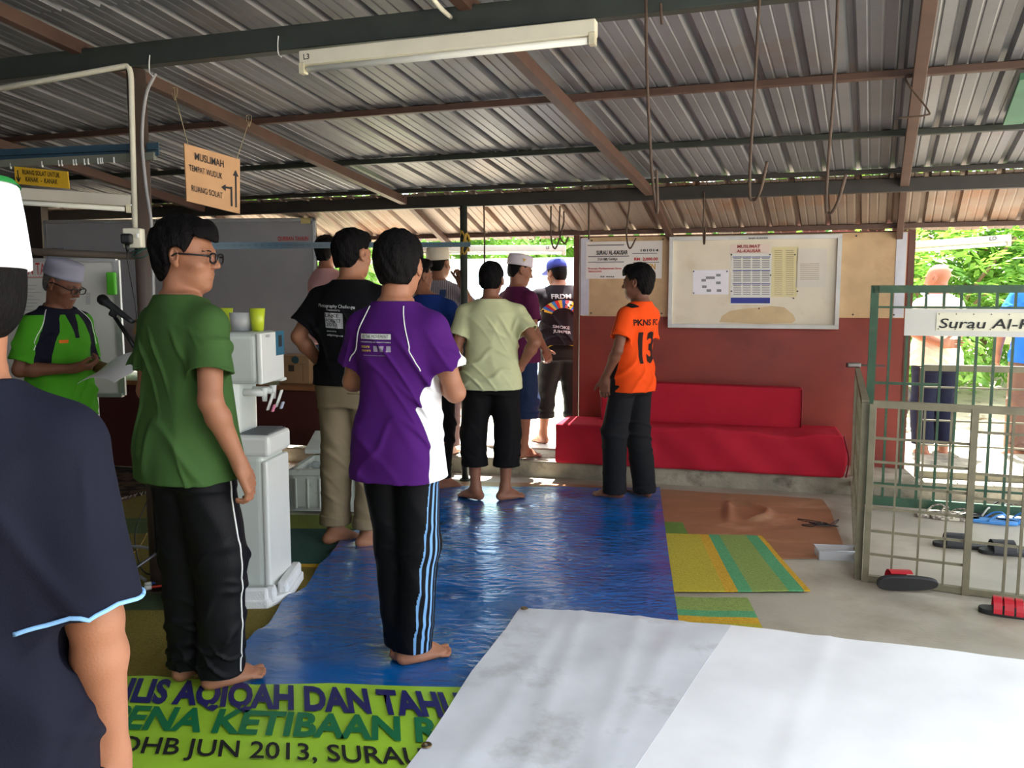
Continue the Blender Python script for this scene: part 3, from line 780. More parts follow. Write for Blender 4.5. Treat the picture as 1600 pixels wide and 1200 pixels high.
# the stripes of the left carpet follow rows of the floor
tot = lc[3].y-lc[0].y
def fr(v): return (G(0, v).y-lc[0].y)/tot
b_ = [(0, fr(812), m_ol), (fr(812), fr(836), m_cg), (fr(836), fr(918), m_ol), (fr(918), fr(957), mat('carpet_dark_green', rgb(58, 74, 44), rough=.95, var=.14, vscale=60)), (fr(957), 1, m_ol)]
lc[0] = Vector((G(-260, 770).x, lc[0].y, 0)); lc[1] = Vector((-1.55, lc[0].y, 0)); lc[2] = Vector((-1.35, lc[3].y, 0)); lc[3] = Vector((-2.6, lc[3].y, 0))
mat_stripes('floor_carpet', 'olive carpet with green stripes on the floor at left', lc, b_, .004, cat='carpet', along=False)
rc = [G(420, 806), G(600, 806), G(640, 1000), G(240, 1090)]
rc = [Vector((-1.56, G(0, 808).y, 0)), Vector((-.55, G(0, 808).y, 0)), Vector((-.5, G(0, 1085).y, 0)), Vector((-1.40, G(0, 1085).y, 0))]
tot2 = rc[3].y-rc[0].y
def fr2(v): return (G(0, v).y-rc[0].y)/tot2
mat_stripes('floor_carpet', 'green and dark teal carpet under the dispenser and the styrofoam box', rc, [(0, fr2(830), mat('carpet_light', rgb(112, 124, 44), rough=.95, var=.14, vscale=60)), (fr2(830), fr2(885), m_ct), (fr2(885), fr2(890), m_o), (fr2(890), 1, m_ol)], .009, cat='carpet', along=False)
# patterned rug with fringe
M_rug = mat('patterned_rug', rgb(96, 74, 52), rough=.95, var=.3, vscale=30, col2=rgb(34, 26, 22), c2scale=9, c2lo=.48, c2hi=.54)
rg = thing('patterned_rug', 'dark patterned rug with white fringe near the flip board wheels', 'rug')
ro = [G(-60, 725), G(250, 712), G(262, 762), G(160, 798), G(-60, 850)]
patch('pile', [Vector((p.x, p.y, 0)) for p in ro], M_rug, rg, z=.012, step=.2)
fm = MB(); a_, b2 = G(262, 762), G(-60, 850)
for k in range(60):
    p = a_.lerp(b2, k/60); p.z = .018; q = p+Vector((random.uniform(-.02, .02)+.02, -.06, -.004)); fm.tube([p, q], .004, seg=5)
fm.build('fringe', mat('fringe', rgb(170, 160, 146), rough=.9), rg)

# blue tarpaulin
M_tarp = mat('blue_tarp', rgb(0, 92, 168), rough=.2, var=.14, vscale=3, col2=rgb(74, 106, 160), c2scale=2.2, c2lo=.60, c2hi=.80, bump=0, spec=.6)
nt = M_tarp.node_tree; b = nt.nodes['Principled BSDF']
tc = nt.nodes.new('ShaderNodeTexCoord'); mp = nt.nodes.new('ShaderNodeMapping'); mp.inputs['Scale'].default_value = (2.0, 4.2, 1); mp.inputs['Rotation'].default_value = (0, 0, .1)
n1 = nt.nodes.new('ShaderNodeTexNoise'); n1.inputs['Scale'].default_value = 6; n1.inputs['Detail'].default_value = 8; n1.inputs['Distortion'].default_value = .6
bp = nt.nodes.new('ShaderNodeBump'); bp.inputs['Strength'].default_value = .8; bp.inputs['Distance'].default_value = .022
b.inputs['Coat Weight'].default_value = .45; b.inputs['Coat Roughness'].default_value = .1; nt.links.new(bp.outputs[0], b.inputs['Coat Normal'])
nt.links.new(tc.outputs['Object'], mp.inputs[0]); nt.links.new(mp.outputs[0], n1.inputs['Vector']); 
n3 = nt.nodes.new('ShaderNodeTexNoise'); n3.inputs['Scale'].default_value = 1.5; n3.inputs['Detail'].default_value = 3; nt.links.new(tc.outputs['Object'], n3.inputs['Vector'])
mr3 = nt.nodes.new('ShaderNodeMapRange'); mr3.inputs[1].default_value = .38; mr3.inputs[2].default_value = .62; mr3.inputs[3].default_value = .15; mr3.inputs[4].default_value = 1.2; nt.links.new(n3.outputs[0], mr3.inputs[0])
mu = nt.nodes.new('ShaderNodeMath'); mu.operation = 'MULTIPLY'; nt.links.new(n1.outputs[0], mu.inputs[0]); nt.links.new(mr3.outputs[0], mu.inputs[1]); nt.links.new(mu.outputs[0], bp.inputs['Height']); nt.links.new(bp.outputs[0], b.inputs['Normal'])
tp_o = [G(*p) for p in ((683, 765), (1031, 768), (1040, 838), (1048, 900), (1063, 998), (1080, 1060), (740, 1098), (560, 1094), (400, 1093), (336, 1088), (345, 1045), (372, 1022), (420, 985), (440, 952), (478, 925), (500, 888), (522, 868), (540, 838), (600, 828), (655, 800))]
def fold_t(x, y):
    h = 0
    for (v, a, w_) in ((868, .012, .03), (945, .016, .035), (1000, .012, .03), (1045, .012, .03)):
        yy = G(500, v).y+.05*math.sin(3*x); h += a*math.exp(-((y-yy)/w_)**2)*(1/(1+math.exp((x+.25)*6)))
    return h
o = patch('blue_tarpaulin', tp_o, M_tarp, z=.020, step=.06, amp=.012, fold=fold_t)
tag(o, 'shiny wet blue tarpaulin spread on the floor under the standing men', 'tarpaulin')

# green banner
M_gban = mat('green_banner', rgb(162, 204, 56), rough=.42, var=.12, vscale=4, bump=.35, bscale=6)
gb_ = thing('green_banner', 'lime green printed banner lying on the floor at bottom left', 'banner')
go = [G(*p) for p in ((120, 1075), (190, 1073), (240, 1072), (330, 1080), (400, 1086), (520, 1084), (640, 1088), (730, 1090), (760, 1100))] + [Vector((-.3, 2.3, 0)), Vector((-2.0, 2.1, 0))]
patch('sheet', go, M_gban, gb_, z=.034, step=.06, amp=.006)
def ground_text(txt, p0, p1, ptop, m, bold, shear=0):
    o = G(*p0); e = G(*p1); t = G(*ptop); xd = (e-o); L_ = xd.length; xd.normalize()
    up_ = t-o; H = up_.length
    def place(X, Y):
        q = o + xd*float(X) + up_*float(Y)
        return Vector((q.x, q.y, .0472))
    lettering('lettering', txt, m, gb_, o, xd, up_, width=L_, height=1.0, bold=bold, place=place)
M_navyink = mat('navy_ink', rgb(34, 34, 96), rough=.5, var=0); M_grnink = mat('green_ink', rgb(20, 108, 66), rough=.5, var=0)
ground_text('JLIS AQIQAH DAN TAHLIL', (186, 1114), (760, 1143), (200, 1079), M_navyink, .045)
ground_text('PENA KETIBAAN RA', (160, 1157), (735, 1183), (182, 1122), M_grnink, .035)
ground_text('OHB JUN 2013, SURAU AL', (180, 1197), (740, 1222), (190, 1171), M_ink, .012)

# white banner
M_wban = mat('white_banner', rgb(248, 248, 250), rough=.45, var=.05, vscale=4, bump=.2, bscale=3)
M_wban2 = mat('white_banner_dirty', rgb(222, 224, 230), rough=.45, var=.08, vscale=4, col2=rgb(150, 144, 130), c2scale=3.2, c2lo=.52, c2hi=.80, bump=.25, bscale=3)
wbn = thing('white_banner', 'large white vinyl banner laid face down on the floor in the foreground', 'banner')
def crease(x, y):
    h = 0
    for (p, q, a) in (((905, 985), (830, 1200), .006), ((1000, 985), (930, 1200), .005), ((870, 1000), (740, 1200), .004), ((1060, 990), (960, 1200), .004), ((1290, 1020), (1230, 1200), .004)):
        A = G(*p); B = G(*q); d = (B-A); d.normalize(); dist = (x-A.x)*d.y-(y-A.y)*d.x
        h += a*math.exp(-(dist/.022)**2)
    return h
seam_t, seam_b = G(1142, 995), G(1010, 1200)
sdir = (seam_b-seam_t).normalized(); sb2 = seam_t+sdir*2.6
L2 = G(655, 1200); ld = (L2-G(818, 968)).normalized(); lb2 = L2+ld*1.2
patch('left_panel', [G(*p) for p in ((813, 966), (826, 967), (950, 978), (1142, 995))]+[seam_b, sb2, lb2, L2]+[G(*p) for p in ((700, 1130), (738, 1068), (765, 1035), (790, 1003), (806, 975))], M_wban2, wbn, z=.046, step=.03, amp=.010, fold=crease)
patch('right_panel', [G(*p) for p in ((1142, 995), (1270, 1012), (1440, 1030), (1600, 1052), (1750, 1072))]+[Vector((2.6, .6, 0)), sb2, seam_b], M_wban, wbn, z=.0465, step=.035, amp=.008, fold=crease)
for (u, v) in ((819, 971), (667, 1193)):
    p = G(u, v); m_ = MB(); m_.lathe([(.006, .0), (.008, .004), (.015, .004), (.017, 0)], (p.x, p.y, .060), seg=18); m_.build('eyelet', mat('brass', rgb(120, 100, 70), rough=.4, metal=.8), wbn)
# ================================================================ FENCE AND GATE
M_khaki = mat('khaki_steel', rgb(118, 112, 90), rough=.55, var=.2, vscale=12)
M_ggate = mat('green_gate_paint', rgb(50, 84, 62), rough=.5, var=.25, vscale=10, col2=rgb(84, 98, 70), c2scale=9, c2lo=.55, c2hi=.7)
fc = Vector((G(1352, 908).x, G(1352, 908).y, 0)); fe = G(1700, 955)
fd = (fe-fc); fd.z = 0; fd.normalize()
def onf(u, v):
    n = Vector((-fd.y, fd.x, 0)); return onpl(u, v, fc, n)
FH = .91
fence = thing('metal_fence', 'khaki metal grille fence in front on the right, with thin crossed rods', 'fence')
m_ = MB()
xr = fc+fd*1.5
m_.bar(fc+UP*.02, xr+UP*.02, .03, .03); m_.bar(fc+UP*FH, xr+UP*FH, .03, .035)
m_.bar(fc, fc+UP*FH, .035, .03, up=fd); m_.build('frame', M_khaki, fence)
px = onf(1507, 935); sd = (Vector((px.x, px.y, 0))-fc).length
m_ = MB(); m_.bar(fc+fd*sd, fc+fd*sd+UP*FH, .04, .03, up=fd); m_.build('middle_post', M_khaki, fence)
m_ = MB()
for u in (1392, 1432, 1473):
    p = onf(u, 900); q = fc+fd*((Vector((p.x, p.y, 0))-fc).dot(fd)); m_.bar(q+UP*.02, q+UP*FH, .010, .010, up=fd)
for u in (1567, 1590, 1630, 1660):
    p = onf(u, 925); q = fc+fd*((Vector((p.x, p.y, 0))-fc).dot(fd)); m_.bar(q+UP*.02, q+UP*FH, .016, .012, up=fd)
for z in (.145, .265, .385, .50, .62, .74, .80):
    if z != .80: m_.bar(fc+UP*z, fc+fd*sd+UP*z, .010, .012)
for z in (.285, .50, .62, .82): m_.bar(fc+fd*sd+UP*(z-.02), xr+UP*(z-.02), .010, .012)
m_.build('rods', M_khaki, fence)
# side wing going back to the partition
bk = Vector((2.50, 6.02, 0))
sw = thing('metal_fence', 'side wing of the khaki fence running back towards the red wall', 'fence')
bd = (bk-fc).normalized()
fs0 = fc+bd*.03-fd*.035
m_ = MB(); fl0 = fs0; bt = bk
m_.bar(fl0+UP*.02, bt+UP*.10, .03, .03); m_.bar(fl0+UP*FH, bt+UP*(FH+.0), .035, .03)
m_.bar(fl0, fl0+UP*FH, .035, .03, up=bd); m_.bar(bt+UP*.0, bt+UP*FH, .035, .03, up=bd); m_.build('frame', M_khaki, sw)
for k in range(1, 12):
    m_ = MB(); p = fl0.lerp(bt, k/12); pts = []
    for j in range(9): pts.append(p+UP*(.05+.85*j/8)+bd*(.035*(1 if j % 2 else -1)))
    for a, b in zip(pts[:-1], pts[1:]): m_.bar(a, b, .008, .014, up=bd)
    m_.build('lattice_bar', M_khaki, sw)
# latch lever on the corner at the wall
lt = MB(); p = bk+UP*(FH+.035); lt.box(p+Vector((-.03, 0, 0)), (.10, .035, .035), bev=.008); lt.bar(p, p+fd*.18, .014, .012)
tag(lt.build('latch_lever', mat('latch_metal', rgb(110, 106, 104), rough=.35, metal=.7)), 'steel latch lever at the wall corner of the side fence', 'latch')
# rear fence across the opening, standing on the step
rf = thing('metal_fence', 'khaki rails of the rear fence standing on the concrete step behind the green gate', 'fence')
ra = W(2.56, -.30, .13); rb = W(4.6, -.30, .13)
m_ = MB(); m_.bar(ra+UP*.80, rb+UP*.80, .03, .045); m_.bar(ra+UP*.025, rb+UP*.025, .03, .05); m_.bar(ra, ra+UP*.80, .04, .03, up=WD); m_.bar(ra+WD*1.16, ra+WD*1.16+UP*.8, .04, .03, up=WD); m_.build('frame', M_khaki, rf)
m_ = MB()
for z in (.66, .42, .24): m_.bar(ra+UP*z, rb+UP*z, .010, .012)
for k in range(1, 9): m_.bar(ra+WD*(.23*k)+UP*.03, ra+WD*(.23*k)+UP*.8, .010, .010, up=WD)
m_.build('rods', M_khaki, rf)
# green gate
ga = G(1346, 782, .04); ge = G(1600, 802, .04); gd = (ge-ga); gd.z = 0; gd.normalize(); gn = Vector((-gd.y, gd.x, 0))
ga.z = 0
def ong(u, v): return onpl(u, v, ga, gn)
gt = thing('green_gate', 'green painted metal gate with vertical bars behind the khaki fence', 'gate')
GH = ong(1362, 446).z; gl = ga; gr_ = ga+gd*1.5
m_ = MB(); m_.bar(gl+UP*(GH-.025), gr_+UP*(GH-.025), .03, .05); m_.bar(gl+UP*.05, gr_+UP*.05, .03, .06); m_.bar(gl+UP*.03+gd*.025, gl+UP*GH+gd*.025, .03, .05, up=gd); m_.build('frame', M_ggate, gt)
m_ = MB(); z1 = ong(1400, 480).z; z2 = ong(1400, 599).z; z3 = ong(1400, 757).z
for z in (z1, z3): m_.bar(gl+UP*z, gr_+UP*z, .014, .014)
m_.bar(gl+UP*z2, gl+gd*.45+UP*z2, .014, .018); m_.build('cross_rods', M_ggate, gt)
for u in (1393, 1420, 1447, 1475, 1502, 1530, 1558, 1587):
    p = ong(u, 470); s = (p-ga).dot(gd); m_ = MB(); m_.bar(ga+gd*s+UP*.06, ga+gd*s+UP*(GH-.03), .016, .016, up=gd); m_.build('bar', M_ggate, gt)
sgn = thing('name_sign', 'white painted sign board with black lettering wired to the green gate', 'sign')
m_ = MB(); p = ong(1414, 482)-gn*.02; q = ong(1700, 492)-gn*.02; zt_, zb_ = p.z, ong(1414, 524).z
m_.bar(Vector((p.x, p.y, (zt_+zb_)/2)), Vector((q.x, q.y, (zt_+zb_)/2)), .006, zt_-zb_); m_.build('backing', mat('sign_white', rgb(214, 214, 208), rough=.5, var=.04), sgn)
m_ = MB(); p = ong(1463, 488)-gn*.026; zt_, zb_ = p.z, ong(1463, 516).z
m_.bar(Vector((p.x, p.y, (zt_+zb_)/2)), Vector((q.x, q.y, (zt_+zb_)/2)), .004, zt_-zb_); m_.build('plate', mat('plate_cream', rgb(232, 230, 208), rough=.5, var=.03), sgn)
p = ong(1466, 512)-gn*.029
e = ong(1600, 512)-gn*.029
lettering('lettering', 'Surau Al-Kausar', M_ink, sgn, p, gd, UP, width=(e-p).dot(gd)*1.62, height=.062, bold=.008, shear=.15)
m_ = MB()
for k in range(6):
    for z in (zt_-.01, zb_+.01):
        b_ = ong(1466, 500)-gn*.029+gd*(.10*k); m_.cyl(Vector((b_.x, b_.y, z)), Vector((b_.x, b_.y, z))-gn*.003, .004, seg=6)
m_.build('nails', M_dsteel, sgn)

# ================================================================ SANDALS
def sole(mb, L, Wd, th, z0=0.0, mi=0, toe=1.0):
    pts = []
    for k in range(28):
        a = 2*math.pi*k/28; y = math.sin(a)*L/2; t = (y/L+.5)
        wd_ = Wd/2*(0.80+.28*t-.12*math.sin(t*math.pi*1.0)); x = math.copysign(abs(math.cos(a))**.75, math.cos(a))*wd_
        pts.append((x, y, z0))
    mb.prism(pts, (0, 0, th), mi=mi)
def sandal(label, loc, rz, m_sole, m_strap, kind='thong', L=.27, group=None, flip=False, name='sandal'):
    t = thing(name, label, 'sandal', loc, rz, group)
    t.scale = (1.15, 1.1, 1.25)
    if flip: t.rotation_euler = (0, math.radians(62), rz)
    m_ = MB(); sole(m_, L, .10, .018); o = m_.build('sole', m_sole, t, bev=.004)
    m_ = MB()
    if kind == 'thong':
        for s in (-1, 1): m_.tube(spline([(0, L*.30, .018), (s*.022, L*.22, .05), (s*.040, L*.05, .045), (s*.045, -L*.10, .016)], 6), .005, seg=8)
        m_.cyl((0, L*.30, .015), (0, L*.295, .035), .004)
        m_.build('strap', m_strap, t)
    else:
        rows = ((L*.30, L*.18), (L*.15, L*.02), (-L*.01, -L*.11)) if kind == 'bands' else ((L*.30, -L*.06),)
        for (ya, yb_) in rows:
            m_ = MB(); n = 12; A = []; 
            for k in range(n+1):
                a = math.pi*k/n; A.append((math.cos(a)*.050, .012+math.sin(a)*.048))
            for k in range(n):
                m_.prism([(A[k][0], ya, A[k][1]), (A[k+1][0], ya, A[k+1][1]), (A[k+1][0], yb_, A[k+1][1]), (A[k][0], yb_, A[k][1])], (0, 0, .004))
            bmesh.ops.remove_doubles(m_.bm, verts=m_.bm.verts[:], dist=.0005)
            m_.build('strap', m_strap, t)
    return t
M_sblack = mat('sandal_black', rgb(40, 40, 42), rough=.6); M_sred = mat('sandal_red', rgb(190, 30, 44), rough=.5); M_sblue = mat('sandal_blue', rgb(70, 140, 210), rough=.5)
M_spat = mat('sandal_pattern', rgb(120, 110, 100), rough=.6, var=.4, vscale=50, col2=rgb(210, 200, 180), c2scale=40, c2lo=.48, c2hi=.54)
def gp(u, v, z=0): p = G(u, v); return (p.x, p.y, z)
sandal('patterned flip flop at left of the pair behind the fence', gp(1462, 806, .001), math.radians(-80), M_spat, M_spat)
sandal('patterned flip flop at right of the pair, touching its mate behind the fence', gp(1492, 812, .001), math.radians(-105), M_spat, M_spat)
sandal('black flip flop with pale straps behind the fence, nearest the gate post', gp(1528, 808, .001), math.radians(-70), M_sblack, mat('strap_pale', rgb(190, 190, 180)))
sandal('black flip flop lying behind the blue pair', gp(1560, 800, .001), math.radians(-95), M_sblack, M_sblack)
sandal('pale blue flip flop, left one of the blue pair', gp(1549, 817, .001), math.radians(-110), M_sblue, M_sblue)
sandal('pale blue flip flop, right one of the blue pair at the photo edge', gp(1594, 818, .001), math.radians(-105), M_sblue, M_sblue)
sandal('black slide sandal with white trim inside the fence, left of its mate', gp(1504, 855, .001), math.radians(75), M_sblack, M_sblack, 'slide', .29)
sandal('black slide sandal inside the fence at the photo edge', gp(1577, 866, .001), math.radians(78), M_sblack, M_sblack, 'slide', .29)
sandal('black sandal with red strap lying on its side before the fence', gp(1418, 930, .052), math.radians(85), M_sblack, M_sred, 'slide', .26, flip=True)
sandal('red strapped black sandal at the right edge of the photo', gp(1584, 962, .001), math.radians(65), M_sblack, M_sred, 'bands', .26)

# plastic tray and wire tangle
tr = thing('plastic_tray', 'shallow clear plastic tray on the floor against the fence post', 'tray', gp(1307, 872, .001), -.1)
m_ = MB(); m_.prism([(-.105, -.05, 0), (.105, -.05, 0), (.105, .05, 0), (-.105, .05, 0)], (0, 0, .003))
for a, b in (((-.105, -.05), (.105, -.05)), ((.105, -.05), (.105, .05)), ((.105, .05), (-.105, .05)), ((-.105, .05), (-.105, -.05))): m_.bar((a[0], a[1], .028), (b[0], b[1], .028), .003, .056)
m_.build('tub', mat('clear_plastic', rgb(210, 212, 214), rough=.25, var=0, alpha=.55), tr)
m_ = MB(); m_.tube([(-.112, -.057, .056), (.112, -.057, .056), (.112, .057, .056), (-.112, .057, .056), (-.112, -.057, .056)], .004); m_.build('rim', mat('clear_plastic', (0, 0, 0)), tr)
rnd = random.Random(11); c_ = G(1285, 823)
pts = [Vector((c_.x+rnd.uniform(-.13, .13), c_.y+rnd.uniform(-.07, .07), .012+rnd.uniform(0, .02))) for _ in range(16)]
m_ = MB(); m_.tube(spline(pts, 6), .003, seg=6); tag(m_.build('wire_tangle', M_black), 'small tangle of black wire on the brown vinyl sheet', 'wire')

# ================================================================ WATER DISPENSER
wd_ = thing('water_dispenser', 'tall white water dispenser with taps facing right, on a styrofoam base', 'water dispenser', (-1.30, 3.94, .055), math.radians(-6))
M_disp = mat('dispenser_white', rgb(228, 230, 226), rough=.25, var=.02); M_disp2 = mat('dispenser_side', rgb(206, 212, 206), rough=.3, var=.03)
m_ = MB(); m_.box((-.015, 0, .33), (.36, .27, .66), bev=.03, seg=4); m_.build('cabinet', M_disp2, wd_)
m_ = MB(); m_.box((.172, 0, .32), (.03, .275, .62), bev=.012, seg=3); m_.build('door', M_disp, wd_)
m_ = MB(); m_.box((.10, 0, .70), (.20, .275, .10), bev=.02, seg=3); m_.build('drip_tray', M_disp, wd_)
m_ = MB(); m_.box((.115, 0, .752), (.14, .22, .006), bev=.002)
for k in range(8): m_.box((.115, -.095+k*.027, .757), (.12, .008, .005))
m_.build('drip_grille', mat('grille_grey', rgb(110, 112, 114), rough=.4), wd_)
m_ = MB(); m_.box((-.06, 0, .86), (.22, .25, .46), bev=.045, seg=5); m_.build('column', M_disp2, wd_)
m_ = MB(); m_.box((-.015, 0, 1.105), (.34, .275, .24), bev=.03, seg=4); m_.build('head', M_disp2, wd_)
m_ = MB(); m_.box((.165, 0, 1.105), (.025, .275, .235), bev=.008); fp = m_.build('front_panel', M_disp, wd_)
m_ = MB(); m_.box((.1785, .085, 1.165), (.002, .10, .115), bev=.0); m_.build('label', mat('label_blue', rgb(48, 100, 124), rough=.4), wd_)
m_ = MB(); m_.box((.180, .085, 1.175), (.002, .04, .055)); m_.build('label_picture', mat('label_dark', rgb(30, 36, 40)), wd_)
lettering('lettering', 'H2O', mat('line_grey', (0, 0, 0)), wd_, (.1785, -.09, 1.20), (0, 1, 0), (0, 0, 1), width=.05, height=.012)
for y, c_, nm in ((-.05, rgb(220, 130, 160), 'pink'), (.055, rgb(170, 176, 196), 'grey')):
    m_ = MB(); m_.cyl((.05, y, .94), (.15, y, .94), .018, seg=14); m_.cyl((.15, y, .965), (.15, y, .90), .017, .011, seg=14); tp_ = m_.build('tap', M_disp, wd_)
    m_ = MB(); m_.box((.178, y, .90), (.008, .028, .09), rot=(0, .35, 0), bev=.004); m_.build('lever', M_disp, tp_)
    m_ = MB(); m_.box((.192, y, .868), (.009, .027, .035), rot=(0, .35, 0), bev=.003); m_.build('lever_tip', mat('tip_'+nm, c_, rough=.4), tp_)
m_ = MB(); m_.box((.13, .14, .985), (.09, .06, .016), bev=.005); m_.build('bracket', M_disp, wd_)
M_foam = mat('styrofoam', rgb(234, 236, 236), rough=.8, var=.03, bump=.25, bscale=120)
sb = MB(); bm = sb.bm
sb.prism([(-.28, -.20, 0), (-.25, -.235, 0), (.20, -.235, 0), (.28, -.12, 0), (.28, .17, 0), (.22, .22, 0), (-.25, .22, 0), (-.28, .19, 0)], (0, 0, .045))
for (x, y, dx, dy) in ((0, -.215, .40, .03), (.245, .02, .05, .30), (-.262, 0, .03, .36), (0, .205, .40, .025), (.205, -.19, .05, .05)): sb.box((x, y, .06), (dx, dy, .075), bev=.012)
o = sb.build('packing_tray', M_foam, loc=(-1.33, 3.93, .012), bev=.008); tag(o, 'white styrofoam packing tray under the water dispenser', 'tray')
o.rotation_euler = (0, 0, math.radians(2))
def cup(label, p, m, r=.036, h=.105, cat='cup', name='plastic_cup'):
    m_ = MB(); m_.lathe([(0, 0), (r*.74, 0), (r, h), (r*.93, h), (r*.68, .004), (0, .004)], seg=24); o = m_.build(name, m, loc=p); return tag(o, label, cat)
M_cup = mat('cup_lime', rgb(190, 206, 50), rough=.35, var=.03)
ZT = .055+1.225
def ontop(u, v): p = G(u, v, ZT); return p
cup('lime plastic cup standing near the front of the dispenser top', (at(403, 518, 3.93).x, 3.93, ZT+.001), M_cup)
cup('lime plastic cup half hidden behind the shoulder of the man in green', (at(353, 512, 4.02).x, 4.02, ZT+.001), M_cup)
m_ = MB(); m_.lathe([(0, 0), (.048, 0), (.056, .085), (.053, .085), (.046, .004), (0, .004)], seg=28); o = m_.build('clear_container', mat('clear_plastic', (0, 0, 0)), loc=(at(378, 515, 3.95).x, 3.95, ZT+.001)); tag(o, 'clear round plastic container between the two lime cups', 'container')
m_ = MB(); m_.box((0, 0, .04), (.02, .03, .08), bev=.003); o = m_.build('blue_packet', mat('packet_blue', rgb(40, 80, 170)), loc=(at(364, 500, 4.08).x, 4.05, ZT+.001)); tag(o, 'small blue packet behind the clear container', 'packet')

# ================================================================ TABLE WITH BOXES
ta = at(435, 611, 6.15); tb = at(512, 588, 6.55)
tbx = thing('long_table', 'long wooden table with a dark red front panel in front of the whiteboard', 'table')
T0 = Vector((-3.95, 7.05, 0)); T1 = Vector((-1.42, 6.35, 0)); td = (T1-T0).normalized(); tn = Vector((-td.y, td.x, 0)); TL = (T1-T0).length
m_ = MB(); m_.bar(T0+tn*.30+UP*.735, T1+tn*.30+UP*.735, .66, .035); m_.build('table_top', mat('table_wood', rgb(132, 84, 52), rough=.45, var=.15), tbx)
m_ = MB(); m_.bar(T0+tn*.03+UP*.50, T1+tn*.03+UP*.50, .02, .44); m_.bar(T0+tn*.04+UP*.155, T0+td*(TL-.95)+tn*.04+UP*.155, .02, .27); m_.build('front_panel', mat('table_panel', rgb(70, 26, 20), rough=.6), tbx)  # lower left strip of the panel added to block light under the table
for s in (.05, TL-.10, TL*.5):
    for k in (.05, .55):
        m_ = MB(); p = T0+td*s+tn*k; m_.bar(p, p+UP*.72, .045, .045, up=td); m_.build('leg', mat('table_leg', rgb(70, 40, 30), rough=.6), tbx)
M_card = mat('cardboard', rgb(150, 116, 80), rough=.8, var=.1, vscale=5)
def carton(label, p, d, rz, mark=True):
    t = thing('cardboard_box', label, 'box', p, rz)
    m_ = MB(); m_.box((0, 0, d[2]/2), d, bev=.003); m_.build('carton', M_card, t)
    m_ = MB(); m_.box((0, -d[1]/2-.001, d[2]*.78), (d[0]*.98, .001, .004)); m_.box((-.02, -d[1]/2-.001, d[2]*.55), (.05, .001, .05)); m_.box((d[0]*.3, -d[1]/2-.001, d[2]*.4), (.002, .001, d[2]*.6)); m_.build('print', mat('print_brown', rgb(64, 50, 38)), t)
    m_ = MB(); m_.box((0, -d[1]/2-.012, d[2]*.86), (d[0]*.98, .004, d[2]*.26), rot=(-.35, 0, 0)); m_.build('flap', M_card, t)
    if mark: m_ = MB(); m_.cyl((.03, -d[1]/2-.02, d[2]*.86), (.03, -d[1]/2-.026, d[2]*.86), .03, seg=16); m_.build('emblem', mat('emblem_teal', rgb(40, 70, 70)), t)
    return t
az = math.atan2(td.y, td.x)
p = T0+td*(TL-.34)+tn*.22; carton('open cardboard box on the table end beside the dispenser head', (p.x, p.y, .7535), (.27, .22, .22), az)
p = T0+td*(TL-.08)+tn*.30; carton('second cardboard box on the table, behind the black shirt man\'s arm', (p.x, p.y, .7535), (.22, .22, .19), az, False)
p = at(195, 605, 6.3); carton('tall cardboard box seen between the flip board and the man in green', (p.x, 7.0, .7535), (.30, .26, .50), az, False)

# styrofoam ice box
ib = thing('styrofoam_box', 'old ribbed white styrofoam box full of plastic bottles behind the dispenser', 'box', (-1.10, 5.68, .02), math.radians(-3))
M_foam2 = mat('styrofoam_old', rgb(196, 200, 192), rough=.8, var=.12, vscale=6, col2=rgb(150, 130, 100), c2scale=6, c2lo=.66, c2hi=.78)
m_ = MB(); w2, d2, h2 = .37, .26, .28
m_.box((0, 0, .015), (w2*2, d2*2, .03)); m_.box((0, -d2+.02, h2/2), (w2*2, .04, h2), bev=.006); m_.box((0, d2-.02, h2/2), (w2*2, .04, h2), bev=.006); m_.box((-w2+.02, 0, h2/2), (.04, d2*2, h2), bev=.006); m_.box((w2-.02, 0, h2/2), (.04, d2*2, h2), bev=.006)
for k in range(9): m_.box((-w2+.05+k*.08, -d2-.004, .12), (.012, .012, .20), bev=.003)
for k in range(6): m_.box((w2+.004, -d2+.05+k*.08, .12), (.012, .012, .20), bev=.003)
m_.box((0, -d2-.006, h2-.02), (w2*2+.02, .016, .04), bev=.004); m_.build('tub', M_foam2, ib)
lid = MB(); lid.box((0, 0, 0), (w2*2, .34, .035), rot=(.25, 0, 0), bev=.006); o = lid.build('foam_slab', M_foam2, loc=(-1.10, 6.0, .385)); tag(o, 'white styrofoam slab leaning on the back of the ribbed box', 'foam')
M_bot = mat('clear_bottle', rgb(200, 214, 214), rough=.15, var=0, alpha=.45)
rnd = random.Random(5)
bots = []
for k in range(9):
    p = Vector((-1.38+.07*k, 5.56+.10*(k % 3), .25+.02*(k % 2)))
    m_ = MB(); M4 = Euler((math.pi/2*rnd.uniform(.75, 1.1), 0, rnd.uniform(-1, 1))).to_matrix().to_4x4()
    m_.lathe([(0, -.09), (.028, -.088), (.030, -.04), (.027, -.01), (.030, .03), (.026, .06), (.011, .085), (.011, .095), (0, .095)], seg=16, M=M4); o = m_.build('plastic_bottle', M_bot, loc=p)
    tag(o, 'empty clear plastic bottle lying in the white styrofoam box', 'bottle', 'clear bottles in the styrofoam box')

